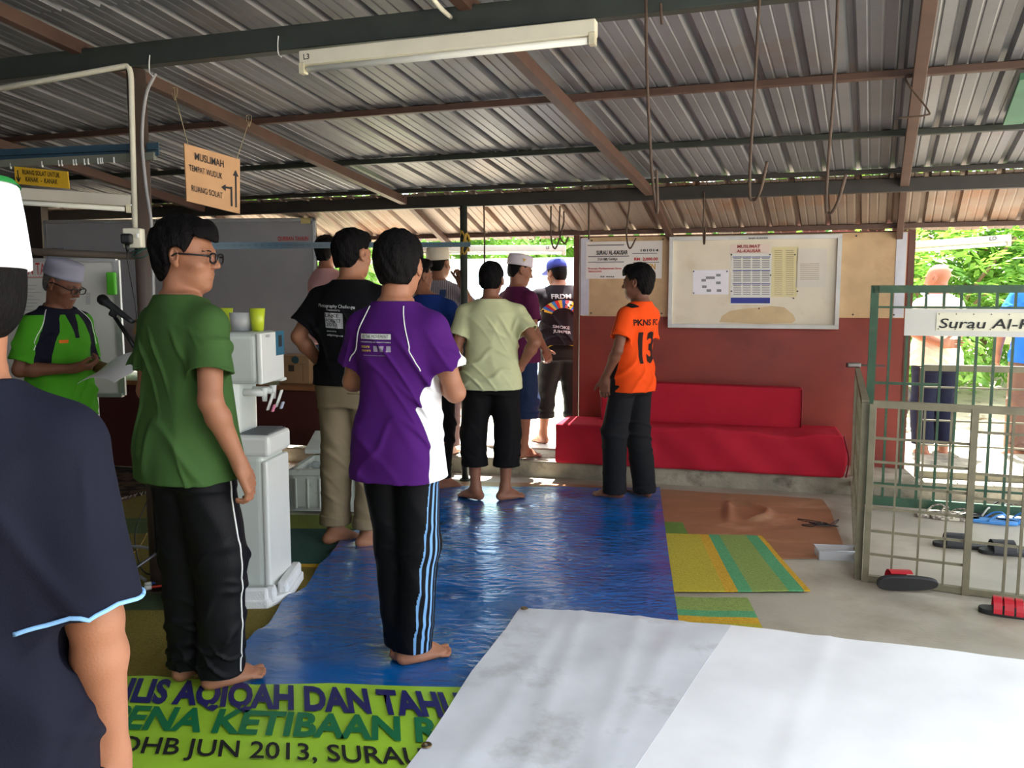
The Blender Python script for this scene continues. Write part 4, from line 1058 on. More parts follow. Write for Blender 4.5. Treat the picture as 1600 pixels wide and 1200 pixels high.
# ================================================================ MICROPHONE
mk = thing('microphone', 'black handheld microphone clipped to a stand before the elderly man', 'microphone')
a = at(156, 465, 4.02); b = at(207, 503, 3.93); d = (b-a).normalized(); q = d.to_track_quat('Z', 'Y').to_matrix().to_4x4()
m_ = MB(); m_.lathe([(0, -.006), (.016, 0), (.0245, .012), (.026, .026), (.023, .042), (.018, .05)], tuple(a), seg=24, M=q); m_.build('grille', mat('mic_grille', rgb(24, 24, 26), rough=.5, metal=.4), mk)
m_ = MB(); m_.lathe([(.020, .048), (.021, .052), (.019, .06), (.0125, (b-a).length-.02), (.010, (b-a).length), (0, (b-a).length)], tuple(a), seg=20, M=q); m_.build('handle', mat('mic_body', rgb(46, 48, 50), rough=.4), mk)
ms = thing('microphone_stand', 'black boom microphone stand partly behind the man in green', 'stand')
cl = a.lerp(b, .45)-Vector((0, 0, .02)); m_ = MB(); m_.box(cl, (.04, .04, .045), rot=(0, .5, 0), bev=.01); m_.build('clip', M_black, ms)
e = at(222, 560, 3.9); m_ = MB(); m_.cyl(cl-Vector((0, 0, .02)), e, .010, seg=12); m_.cyl(e, e+(e-cl)*.8, .010, seg=12); m_.build('boom', M_black, ms)
bx = e.x+.03; m_ = MB(); m_.cyl((bx, 3.9, .22), (bx, 3.9, e.z), .011, seg=12); m_.build('pole', M_black, ms)
for k in range(3):
    a_ = math.radians(200+120*k); m_ = MB(); m_.cyl((bx, 3.9, .22), (bx+.30*math.cos(a_), 3.9+.30*math.sin(a_), .018), .008, seg=10); m_.build('leg', mat('leg_silver', rgb(90, 90, 94), rough=.3, metal=.7), ms)
m_ = MB(); m_.tube(spline([b, b+Vector((.03, 0, -.05)), at(236, 700, 3.95), G(232, 800)+UP*.1, G(212, 845)+UP*.05, G(222, 895)+UP*.02, G(252, 905)+UP*.02], 8), .004); tag(m_.build('microphone_cable', M_black), 'black microphone cable looping to the floor by the brown post', 'cable')
g1 = [G(290, 885)+UP*.05, G(240, 886)+UP*.10, G(202, 888)+UP*.12, G(186, 893)+UP*.11, G(200, 910)+UP*.08, G(228, 925)+UP*.06]
m_ = MB(); m_.tube(spline(g1, 8), .009); tag(m_.build('grey_hose', mat('hose_grey', rgb(120, 120, 120))), 'grey flat hose bending beside the post foot', 'hose')
for (nm, c_, dv) in (('blue', rgb(30, 60, 150), 0), ('red', rgb(190, 50, 30), 6)):
    m_ = MB(); m_.tube([G(262, 924+dv)+UP*.05, G(236, 929+dv)+UP*.055], .006); t = m_.build('hose_end', mat('hose_'+nm, c_), None); tag(t, nm+' water hose end with a white plug at the dispenser foot', 'hose')
    m_ = MB(); m_.cyl(G(237, 929+dv)+UP*.055, G(227, 931+dv)+UP*.055, .011, seg=12); m_.build('white_plug', M_white, t)
m_ = MB(); m_.tube(spline([G(230, 838)+UP*.02, G(218, 860)+UP*.02, G(196, 880)+UP*.02, G(178, 896)+UP*.02], 6), .003); tag(m_.build('thin_wire', mat('ochre', (0, 0, 0))), 'thin yellow wire lying on the carpet by the post', 'wire')

# ================================================================ OUTDOORS
M_leaf = mat('leaf', rgb(160, 200, 104), rough=.55, var=.35, vscale=1.2, col2=rgb(58, 110, 40), c2scale=1.5, c2lo=.45, c2hi=.6)
M_leaf2 = mat('leaf_dark', rgb(70, 120, 50), rough=.55, var=.35, vscale=1.5)
M_bark = mat('bark', rgb(110, 88, 66), rough=.9, var=.3, vscale=12)
for m in (M_leaf, M_leaf2):
    bs = m.node_tree.nodes['Principled BSDF']
    tr_ = m.node_tree.nodes.new('ShaderNodeBsdfTranslucent'); tr_.inputs[0].default_value = (*rgb(150, 200, 70), 1)
    mxs = m.node_tree.nodes.new('ShaderNodeMixShader'); mxs.inputs[0].default_value = .3
    out = m.node_tree.nodes['Material Output']
    m.node_tree.links.new(bs.outputs[0], mxs.inputs[1]); m.node_tree.links.new(tr_.outputs[0], mxs.inputs[2]); m.node_tree.links.new(mxs.outputs[0], out.inputs[0])
def foliage(name, label, cat, base, c, r, n, seed, m, ls=.10, trunk=True, frond=7, group=None):
    """bush of compound leaves: a trunk with limbs and sprays of leaflets"""
    rnd = np.random.RandomState(seed); t = thing(name, label, cat, base, 0, group)
    c = np.array(c)-np.array(base); r = np.array(r)
    V = []; Fc = []
    for i in range(n):
        d = rnd.normal(size=3); d /= np.linalg.norm(d); rad = rnd.uniform(.55, 1.0)**.6
        p = c+d*r*rad
        ax = rnd.normal(size=3)*.5+d*.8+np.array((0, 0, -.25)); ax /= np.linalg.norm(ax)
        side = np.cross(ax, (0, 0, 1)); side /= np.linalg.norm(side)+1e-6; up_ = np.cross(side, ax)
        L = ls*rnd.uniform(.9, 1.7)
        for k in range(frond):
            s = (k % 2)*2-1; q = p+ax*L*(k/frond)*2.2; ld_ = (ax*.7+side*s*.9+up_*rnd.uniform(-.3, .1)); ld_ /= np.linalg.norm(ld_)
            wv = np.cross(ld_, up_)*L*.22; b0 = len(V)
            V += [q, q+ld_*L*.45+wv, q+ld_*L*1.05-up_*L*.12, q+ld_*L*.45-wv]; Fc.append((b0, b0+1, b0+2, b0+3))
    me = bpy.data.meshes.new('foliage'); me.from_pydata([tuple(v) for v in V], [], Fc); me.update(); link('foliage', me, m, t)
    if trunk:
        m_ = MB(); top = Vector(tuple(c)); m_.tube(spline([(0, 0, -.05), top*.35+Vector((.08, 0, 0)), top*.8, top], 5), .05, rs=[.07*(1-.6*k/15) for k in range(16)])
        for k in range(6):
            a = k*1.05; e_ = top+Vector((math.cos(a)*r[0]*.7, math.sin(a)*r[1]*.7, r[2]*rnd.uniform(-.2, .7))); m_.tube(spline([top*.5, top*.8+(e_-top)*.4, e_], 5), .02)
        m_.build('trunk', M_bark, t)
    return t
def Wt(s, t, z): p = W(s, t, z); return (p.x, p.y, p.z)
fi = 0
for (s, t, zc, rx, ry, rz_, n, m, ls, lab) in (
    (3.6, 4.2, 1.5, 1.5, .8, 1.0, 900, M_leaf, .11, 'bright green leafy bush just beyond the bald man'),
    (5.7, 4.8, 1.6, 1.5, .8, 1.1, 800, M_leaf, .12, 'bright green leafy bush at the right edge beyond the fence'),
    (4.5, 6.2, 2.7, 2.3, 1.0, 1.3, 900, M_leaf2, .14, 'dark green tree standing behind the bright bushes on the right'),
    (7.6, 6.5, 2.9, 2.2, 1.0, 1.4, 800, M_leaf2, .14, 'dark green tree far to the right behind the bushes'),
    (1.2, 7.2, 3.2, 2.4, 1.0, 1.5, 900, M_leaf2, .15, 'dark green tree behind the partition'),
    (-2.2, 7.6, 3.3, 2.3, 1.0, 1.4, 1000, M_leaf, .15, 'leafy tree seen above the doorway lamp'),
    (-4.6, 5.6, 2.6, 1.6, .9, 1.3, 700, M_leaf, .14, 'leafy bush seen between the whiteboard and the doorway'),
    (-8.5, 7.0, 3.0, 3.2, 1.2, 1.8, 800, M_leaf2, .2, 'dark tree far to the left outdoors'),
    (-3.3, 2.2, .75, .35, .3, .6, 160, M_leaf, .13, 'small leafy shrub just outside behind the black shirt man')):
    foliage('leafy_bush' if zc < 2 else 'leafy_tree', lab, 'bush' if zc < 2 else 'tree', Wt(s, t, .05+max(0, (t-3.2)*.12)), Wt(s, t, zc), (rx, ry, rz_), n, 20+fi, m, ls); fi += 1
# added pale bank beyond the doorway, sloped to catch the sun; canvas on it
M_pale = mat('pale_bank', rgb(232, 232, 226), rough=.7, var=.06, vscale=3, col2=rgb(190, 210, 150), c2scale=3, c2lo=.62, c2hi=.72)
q = MB(); q.prism([W(-4.6, 3.9, .0), W(-4.6, 5.5, 2.0), W(-4.6, 5.9, 2.0), W(-4.6, 5.9, .0)], WD*5.6); tag(q.build('added_bank', M_pale), 'bright pale sloping concrete bank beyond the doorway', 'bank')
cv = MB(); cv.prism([W(-2.6, 4.14, .35), W(-1.35, 4.14, .35), W(-1.35, 5.26, 1.75), W(-2.6, 5.26, 1.75)], -WN*.02); tag(cv.build('pale_blue_canvas', mat('canvas_blue', rgb(170, 206, 240), rough=.8, var=.08, vscale=6)), 'pale blue canvas spread on the bright bank beyond the doorway', 'canvas')
# dark motorcycle behind the bald man
mc = thing('motorcycle', 'dark parked motorcycle half hidden behind the partition edge', 'motorcycle', Wt(2.12, 2.1, .08), -WA+.3)
for x in (-.6, .6):
    m_ = MB(); r_ = []
    for k in range(25): a = k*2*math.pi/24; r_.append((x+.25*math.cos(a), 0, .30+.25*math.sin(a)))
    m_.tube(r_, .045, seg=10)
    m_.cyl((x, -.05, .30), (x, .05, .30), .05)
    for k in range(8): a = k*math.pi/4; m_.cyl((x, 0, .3), (x+.24*math.cos(a), 0, .3+.24*math.sin(a)), .006, seg=6)
    m_.build('wheel', M_black, mc)
m_ = MB(); m_.box((.0, 0, .50), (.55, .20, .28), bev=.06, seg=3); m_.box((.28, 0, .70), (.40, .24, .16), rot=(0, -.2, 0), bev=.06, seg=3); m_.bar((-.6, 0, .3), (-.36, 0, .95), .07, .07, up=(0, 1, 0)); m_.bar((.6, 0, .3), (.1, 0, .45), .05, .05); m_.build('body', mat('moto_dark', rgb(50, 46, 52), rough=.3), mc)
m_ = MB(); m_.box((.30, 0, .80), (.62, .24, .09), bev=.035, seg=3); m_.build('seat', M_black, mc)
m_ = MB(); m_.tube(spline([(-.30, -.32, .98), (-.36, -.15, .94), (-.40, 0, .93), (-.36, .15, .94), (-.30, .32, .98)], 5), .014); m_.build('handlebar', M_black, mc)
m_ = MB(); m_.lathe([(0, 0), (.07, .01), (.08, .04), (.05, .08), (0, .09)], (-.48, 0, .84), seg=18); m_.build('headlamp', M_white, mc)
# letter box and plank
bx_ = thing('wooden_box', 'small orange brown wooden box on a post among the leaves at right', 'box', Wt(4.25, 2.4, .05), -WA)
m_ = MB(); m_.bar((0, 0, 0), (0, 0, 1.45), .05, .05, up=(0, 1, 0)); m_.build('post', M_bark, bx_)
m_ = MB(); m_.box((.02, 0, 1.53), (.36, .22, .17), bev=.004); m_.build('box', mat('box_orange', rgb(206, 148, 92), rough=.7), bx_)
m_ = MB(); m_.box((.02, 0, 1.63), (.42, .28, .025), bev=.004); m_.build('lid', mat('box_lid', rgb(130, 76, 52), rough=.7), bx_)
pk = thing('plank_bench', 'yellowish plank resting on two stakes behind the man in blue', 'plank', Wt(3.9, 1.55, .07), -WA)
m_ = MB(); m_.box((.1, 0, 1.02), (1.0, .05, .16), bev=.004); m_.build('plank', mat('plank_yellow', rgb(206, 176, 110), rough=.8, var=.15), pk)
for x in (-.25, .45): m_ = MB(); m_.bar((x, .04, -.02), (x, .04, 1.05), .04, .04, up=(0, 1, 0)); m_.build('stake', M_bark, pk)
# ================================================================ PEOPLE
def nz(v): v = np.asarray(v, float); return v/np.linalg.norm(v)
class SDF:
    """distance field on a grid; every shape only touches its own neighbourhood"""
    def __init__(s, lo, hi, h):
        s.lo = np.array(lo, float); s.h = h
        s.n = [int(math.ceil((hi[i]-lo[i])/h))+1 for i in range(3)]
        s.F = np.full(s.n, 1.0, np.float32)
        s.ax = [(s.lo[i]+h*np.arange(s.n[i])).astype(np.float32) for i in range(3)]
    def region(s, lo, hi, pad):
        out = []
        for i in range(3):
            a = int(math.floor((lo[i]-pad-s.lo[i])/s.h)); b = int(math.ceil((hi[i]+pad-s.lo[i])/s.h))+1
            out.append(slice(max(a, 0), max(min(b, s.n[i]), 0)))
        return out
    def add(s, lo, hi, fn, k=0.02, sub=False):
        R = s.region(lo, hi, k+3*s.h)
        if any(r.stop-r.start < 1 for r in R): return s
        X = s.ax[0][R[0]][:, None, None]; Y = s.ax[1][R[1]][None, :, None]; Z = s.ax[2][R[2]][None, None, :]
        d = fn(X, Y, Z); v = s.F[R[0], R[1], R[2]]
        if sub:
            h_ = np.maximum(k-np.abs(v+d), 0)/max(k, 1e-6); s.F[R[0], R[1], R[2]] = np.maximum(v, -d)+h_*h_*k*.25
        else:
            h_ = np.maximum(k-np.abs(v-d), 0)/max(k, 1e-6); s.F[R[0], R[1], R[2]] = np.minimum(v, d)-h_*h_*k*.25
        return s
    def cap(s, a, b, r1, r2=None, k=0.02, sub=False, clip=None):
        a = np.asarray(a, float); b = np.asarray(b, float); r2 = r1 if r2 is None else r2; m = max(r1, r2)
        ba = b-a; L2 = float(ba@ba)+1e-9
        def fn(X, Y, Z):
            px, py, pz = X-a[0], Y-a[1], Z-a[2]
            t = np.clip((px*ba[0]+py*ba[1]+pz*ba[2])/L2, 0, 1)
            d = np.sqrt((px-t*ba[0])**2+(py-t*ba[1])**2+(pz-t*ba[2])**2)-(r1+(r2-r1)*t)
            if clip is not None:
                for (p, n) in clip: d = np.maximum(d, (X-p[0])*n[0]+(Y-p[1])*n[1]+(Z-p[2])*n[2])
            return d
        return s.add(np.minimum(a, b)-m, np.maximum(a, b)+m, fn, k, sub)
    def ell(s, c, r, k=0.02, R=None, sub=False, clip=None):
        c = np.asarray(c, float); r = np.asarray(r, float); m = max(r)
        def fn(X, Y, Z):
            px, py, pz = X-c[0], Y-c[1], Z-c[2]
            if R is not None:
                px, py, pz = px*R[0][0]+py*R[1][0]+pz*R[2][0], px*R[0][1]+py*R[1][1]+pz*R[2][1], px*R[0][2]+py*R[1][2]+pz*R[2][2]
            k0 = np.sqrt((px/r[0])**2+(py/r[1])**2+(pz/r[2])**2); k1 = np.sqrt((px/r[0]**2)**2+(py/r[1]**2)**2+(pz/r[2]**2)**2)+1e-6
            d = k0*(k0-1)/k1
            if clip is not None: d = np.maximum(d, clip(px, py, pz))
            return d
        return s.add(c-m, c+m, fn, k, sub)
    def rbox(s, c, hd, R, rad, k=0.01, sub=False):
        c = np.asarray(c, float); m = float(np.linalg.norm(hd))
        def fn(X, Y, Z):
            px, py, pz = X-c[0], Y-c[1], Z-c[2]
            q = [np.abs(px*R[0][i]+py*R[1][i]+pz*R[2][i])-(hd[i]-rad) for i in range(3)]
            return np.sqrt(sum(np.maximum(a, 0)**2 for a in q))+np.minimum(np.maximum(np.maximum(q[0], q[1]), q[2]), 0)-rad
        return s.add(c-m, c+m, fn, k, sub)
    def loft(s, secs, k=0.03, p=2.5, z0=None, z1=None, sub=False, grow=0.0):
        """secs: rows of z, cx, cy, a, b"""
        S = np.array(sorted(secs)); zz = np.linspace(S[0, 0], S[-1, 0], 200)
        cols = []
        for j in range(1, 5):
            y = np.interp(zz, S[:, 0], S[:, j]); ker = np.hanning(25); ker /= ker.sum()
            y = np.convolve(np.pad(y, 12, mode='edge'), ker, 'valid'); cols.append(y)
        z0 = S[0, 0] if z0 is None else z0; z1 = S[-1, 0] if z1 is None else z1
        A = S[:, 3].max()+grow; B = S[:, 4].max()+grow
        def fn(X, Y, Z):
            z = np.clip(Z, zz[0], zz[-1]); cx, cy, a, b = [np.interp(z.ravel(), zz, c_).reshape(z.shape).astype(np.float32) for c_ in cols]
            a = a+grow; b = b+grow
            q = (np.abs((X-cx)/a)**p+np.abs((Y-cy)/b)**p)**(1/p)
            d = (q-1)*np.minimum(a, b)*.95
            return np.maximum(d, np.maximum(Z-z1, z0-Z))
        return s.add((S[:, 1].min()-A, S[:, 2].min()-B, z0), (S[:, 1].max()+A, S[:, 2].max()+B, z1), fn, k, sub)
    def disp(s, fn, zlo=None, zhi=None):
        X = s.ax[0][:, None, None]; Y = s.ax[1][None, :, None]; Z = s.ax[2][None, None, :]
        s.F += fn(X, Y, Z).astype(np.float32); return s
    def cut(s, fn):
        X = s.ax[0][:, None, None]; Y = s.ax[1][None, :, None]; Z = s.ax[2][None, None, :]
        s.F = np.maximum(s.F, fn(X, Y, Z)).astype(np.float32); return s
    def mesh(s):
        F = s.F; h = s.h; ins = F < 0
        n = F.shape; m = [n[0]-1, n[1]-1, n[2]-1]
        cnt = np.zeros(m, np.int8)
        cs = [(i, j, k) for i in (0, 1) for j in (0, 1) for k in (0, 1)]
        for (i, j, k) in cs: cnt += ins[i:i+m[0], j:j+m[1], k:k+m[2]]
        act = (cnt > 0) & (cnt < 8)
        idx = np.full(m, -1, np.int64); A = np.argwhere(act); idx[act] = np.arange(len(A))
        vals = np.stack([F[A[:, 0]+i, A[:, 1]+j, A[:, 2]+k] for (i, j, k) in cs], 1)
        P = np.zeros((len(A), 3)); W_ = np.zeros(len(A)); C = np.array(cs, float)
        for a in range(8):
            for b in range(a+1, 8):
                if np.abs(C[a]-C[b]).sum() != 1: continue
                va, vb = vals[:, a], vals[:, b]; x = (va < 0) != (vb < 0)
                t = np.where(x, va/np.where(x, va-vb, 1), 0)
                P += np.where(x[:, None], C[a]+(C[b]-C[a])*t[:, None], 0); W_ += x
        P = (A+P/np.maximum(W_, 1)[:, None])*h+s.lo
        quads = []
        for ax in range(3):
            o1, o2 = (ax+1) % 3, (ax+2) % 3
            sl0 = [slice(None)]*3; sl1 = [slice(None)]*3; sl0[ax] = slice(0, -1); sl1[ax] = slice(1, None)
            a = ins[tuple(sl0)]; b = ins[tuple(sl1)]; E = np.argwhere(a != b)
            E = E[(E[:, o1] > 0) & (E[:, o2] > 0) & (E[:, o1] < m[o1]) & (E[:, o2] < m[o2])]
            def I(d1, d2):
                q = E.copy(); q[:, o1] -= d1; q[:, o2] -= d2; return idx[q[:, 0], q[:, 1], q[:, 2]]
            Q = np.stack([I(1, 1), I(0, 1), I(0, 0), I(1, 0)], 1)
            flip = ~a[tuple(E.T)]
            Q[flip] = Q[flip][:, ::-1]; quads.append(Q)
        Q = np.concatenate(quads); Q = Q[(Q >= 0).all(1)]
        return P, Q
def to_obj(name, P, Q, m, parent, attrs=None):
    me = bpy.data.meshes.new(name)
    me.vertices.add(len(P)); me.vertices.foreach_set('co', P.astype(np.float32).ravel())
    me.loops.add(len(Q)*4); me.loops.foreach_set('vertex_index', Q.astype(np.int32).ravel())
    me.polygons.add(len(Q)); me.polygons.foreach_set('loop_start', np.arange(0, len(Q)*4, 4, dtype=np.int32)); me.polygons.foreach_set('loop_total', np.full(len(Q), 4, np.int32))
    me.update(calc_edges=True); me.validate()
    for nm, fn in (attrs or []):
        at_ = me.attributes.new(nm, 'FLOAT', 'POINT'); at_.data.foreach_set('value', np.asarray(fn(P[:, 0], P[:, 1], P[:, 2]), np.float32).ravel())
    return link(name, me, m, parent, smooth=True)
def rotz(a): c, s = math.cos(a), math.sin(a); return np.array([[c, -s, 0], [s, c, 0], [0, 0, 1.]])
def rotx(a): c, s = math.cos(a), math.sin(a); return np.array([[1., 0, 0], [0, c, -s], [0, s, c]])
def roty(a): c, s = math.cos(a), math.sin(a); return np.array([[c, 0, s], [0, 1., 0], [-s, 0, c]])
SKIN = [rgb(156, 106, 80), rgb(140, 92, 70), rgb(116, 74, 56)]
def skin(i):
    return mat('skin_%d' % i, SKIN[i], rough=.5, var=.07, vscale=14, bump=.08, bscale=220, sss=0.0, spec=.35)
M_hair = mat('hair_black', rgb(14, 12, 13), rough=.65, var=.3, vscale=70, bump=.5, bscale=160, stretch=(1, 1, .35), spec=.1)
M_hgrey = mat('hair_grey', rgb(92, 88, 86), rough=.7, var=.3, vscale=70, bump=.8, bscale=130)
def folds(seed, amp, z0, z1, kz=55, tilt=.5, lim=None):
    """cloth creases: narrow ridges on wandering lines"""
    r = np.random.RandomState(seed); ph = r.uniform(0, 6.28, 12); kk = r.uniform(.8, 1.25, 6); sg = r.choice([-1, 1])
    def fn(X, Y, Z):
        wob = 1.3*np.sin(8*X*kk[0]+6*Y+ph[0])+1.0*np.sin(5*Z*kk[1]+3*X+ph[1])+.5*np.sin(19*X+13*Y+11*Z+ph[5])
        k = kz*.5
        a = np.exp(-np.sin(k*kk[2]*(Z+tilt*sg*X+tilt*.5*Y)+wob*1.3+ph[3])**2/.16)
        b = np.exp(-np.sin(k*.7*kk[3]*(Z-tilt*sg*1.4*X)+wob*1.5+ph[4])**2/.12)
        m = .5+.5*np.sin(7*X+9*Z+5*Y+ph[6]); m2 = .5+.5*np.sin(9*X-8*Z+6*Y+ph[7])
        g = np.clip((Z-z0)/.06, 0, 1)*np.clip((z1-Z)/.08, 0, 1)
        return -amp*g*(1.5*a*m+1.3*b*m2-.55)
    return fn
def vfolds(seed, amp, z0, z1, k=38):
    r = np.random.RandomState(seed); ph = r.uniform(0, 6.28, 8)
    def fn(X, Y, Z):
        g = np.clip((Z-z0)/.10, 0, 1)*np.clip((z1-Z)/.15, 0, 1)
        a = np.exp(-np.sin(k*.5*X+7*Y+4*Z+ph[0]+1.3*np.sin(5*Z+ph[1]))**2/.2)
        return -amp*g*(1.2*a+.5*np.sin(k*.6*X-12*Y-9*Z+ph[2])-.4)
    return fn
def finger_chain(f, base, d, n, s, lens, curl, r0, k=.004):
    p = np.array(base, float); a = 0
    for i, L in enumerate(lens):
        a += curl[i]; dr = d*math.cos(a)+n*math.sin(a); q = p+dr*L
        r1 = r0*(1-.08*i); f.cap(p, q, r1, r1*.93, k=k); p = q
def hand(f, w, d, n, side, curl=.35, sc=1.0, spread=.06, thumb=None):
    """w wrist, d direction of the fingers, n direction the palm faces, side +1/-1 picks where the thumb is"""
    w = np.array(w, float); d = nz(d); n = nz(np.array(n)-d*np.dot(n, d)); s = np.cross(d, n)*side
    R = np.stack([s, d, n], 1)
    f.rbox(w+d*.052*sc, (.040*sc, .052*sc, .0145*sc), R, .0135*sc, k=.018)
    f.cap(w-d*.01, w+d*.03*sc, .026*sc, .028*sc, k=.015)
    f.ell(w+d*.035*sc+s*.026*sc+n*.010*sc, (.017*sc, .030*sc, .014*sc), k=.012, R=R)
    for i, (o, L) in enumerate(((.030, .078), (.010, .086), (-.010, .080), (-.029, .064))):
        b = w+d*(.098-.004*abs(i-1.2))*sc+s*o*sc; dd = nz(d+s*(o/.03)*spread)
        c_ = curl*(1+.12*i); finger_chain(f, b, dd, n, s, (L*.48*sc, L*.30*sc, L*.24*sc), (c_*.7, c_*1.2, c_*.9), (.0095, .0100, .0095, .0085)[i]*sc)
    td_ = nz(d*.75+s*.75+n*.15) if thumb is None else nz(d*thumb[0]+s*thumb[1]+n*thumb[2])
    b = w+d*.028*sc+s*.030*sc; q = b+td_*.040*sc; f.cap(b-td_*.01, q, .0145*sc, .0115*sc, k=.012)
    td2 = nz(td_*.9+d*.35+n*.15); f.cap(q, q+td2*.030*sc, .0112*sc, .010*sc, k=.004); f.cap(q+td2*.030*sc, q+td2*.052*sc, .010*sc, .0085*sc, k=.003)
def foot(f, a, yaw, side, sc=1.0):
    """a ankle joint (z about .08 above the ground), yaw turns the toes, side +1 = right foot"""
    a = np.array(a, float); g = a[2]-.08*sc; c, s_ = math.cos(yaw), math.sin(yaw)
    def T(x, y, z): x *= side; return np.array([a[0]+(x*c-y*s_)*sc, a[1]+(x*s_+y*c)*sc, g+z*sc])
    R = rotz(yaw)
    f.ell(T(0, -.038, .034), (.031*sc, .038*sc, .034*sc), k=.025, R=R)
    f.cap(T(0, -.005, .10), T(0, -.02, .045), .036*sc, .032*sc, k=.02)
    f.cap(T(0, .01, .075), T(-.006, .095, .034), .032*sc, .024*sc, k=.03)
    f.ell(T(.002, .095, .022), (.043*sc, .052*sc, .020*sc), k=.02, R=R)
    f.ell(T(.012, .03, .024), (.030*sc, .065*sc, .023*sc), k=.02, R=R)
    for i, (x, y, L, r) in enumerate(((-.028, .150, .034, .0135), (-.007, .155, .028, .0095), (.010, .150, .025, .009), (.025, .142, .022, .0085), (.038, .130, .018, .008))):
        f.cap(T(x, y-.025, .016), T(x*1.03, y+L*.5, r+.001), r*.95, r, k=.003)
HS = 1.07
def head_prims(f, hc, HR, sc=1.0, old=False):
    hc = np.array(hc, float)
    def T(x, y, z): return hc+HR@np.array([x, y, z])*sc
    def E(x, y, z, rx, ry, rz, k, sub=False, R=None): f.ell(T(x, y, z), (rx*sc, ry*sc, rz*sc), k=k, R=HR if R is None else HR@R, sub=sub)
    E(0, -.012, .032, .073, .092, .082, .02)
    E(0, .030, -.020, .060, .060, .080, .03)
    E(0, .040, -.070, .048, .046, .040, .03)
    E(0, .066, -.096, .022, .020, .016, .02)
    E(0, .074, .020, .046, .018, .012, .015)
    for s in (-1, 1):
        E(s*.040, .052, -.028, .024, .026, .020, .02)
        E(s*.031, .092, .002, .015, .014, .010, .012, sub=True)
        E(s*.031, .0755, .001, .0135, .0125, .0115, .004)
        E(s*.031, .078, .008, .015, .012, .005, .004)
        R = rotz(-s*.35)@rotx(.12)
        E(s*.078, -.008, -.004, .009, .019, .031, .008, R=R); E(s*.084, -.004, .002, .006, .011, .019, .003, sub=True, R=R); E(s*.076, .0, -.030, .007, .009, .010, .006)
    f.cap(T(0, .082, .014), T(0, .106, -.024), .008*sc, .011*sc, k=.012)
    for s in (-1, 1): E(s*.011, .095, -.029, .008, .010, .007, .006)
    E(0, .083, -.053, .023, .012, .0055, .006); E(0, .081, -.063, .020, .012, .006, .006); E(0, .098, -.058, .022, .006, .0016, .004, sub=True)
def hair_mesh(hc, HR, sc, h, parent, m, style='short', seed=0, capped=False):
    f = SDF(np.array(hc)-.16*sc, np.array(hc)+.17*sc, h)
    hc = np.array(hc, float); rnd = np.random.RandomState(seed)
    # hair line in head coordinates: stays above it
    P = dict(short=(.070, .018, -.070), crew=(.068, .02, -.055), long=(.060, .0, -.085), grey=(.06, .015, -.065))[style]
    def line(px, py, pz):
        yy = py/sc; zz = pz/sc; xx = np.abs(px)/sc
        zl = np.where(yy > .045, P[0]-.35*(yy-.085), np.where(yy > .0, P[1]+(P[0]-P[1])*np.clip((yy-.012)/.033, 0, 1)**1.5, P[1]+(P[2]-P[1])*np.clip((-.018-yy)/.030, 0, 1)))
        ear = .030-np.sqrt((yy+.004)**2+(zz+.004)**2*.8)          # room for the ears
        return np.maximum((zl-zz), np.where(xx > .05, ear, -1))*sc
    th = dict(short=.016, crew=.011, long=.022, grey=.010)[style]
    if capped: th = min(th, .006)
    def part(c, r, k):
        c = np.array(c)*sc; cc = hc+HR@c; r = np.array(r)*sc
        def clip(px, py, pz): return line(px+c[0], py+c[1], pz+c[2])
        f.ell(cc, r, k=k, R=HR, clip=clip)
    part((0, -.012, .032), (.073+th, .092+th, .082+th*1.15), .01)
    part((0, -.038, -.018), (.062+th*.6, .058+th*.7, .062+th), .02)
    if style != 'grey':
        if not capped: part((0, .055, .085), (.055, .045, .030+th*.5), .02)
    r_ = rnd.uniform(0, 6.28, 6)
    if not capped: f.disp(lambda X, Y, Z: .0028*sc*(np.sin(95*X+30*Y+r_[0])*np.sin(80*Y+25*Z+r_[1])+.7*np.sin(160*X+90*Z+r_[2])*np.sin(140*Y-60*X+r_[3])))
    P_, Q = f.mesh()
    return to_obj('hair', P_, Q, m, parent)

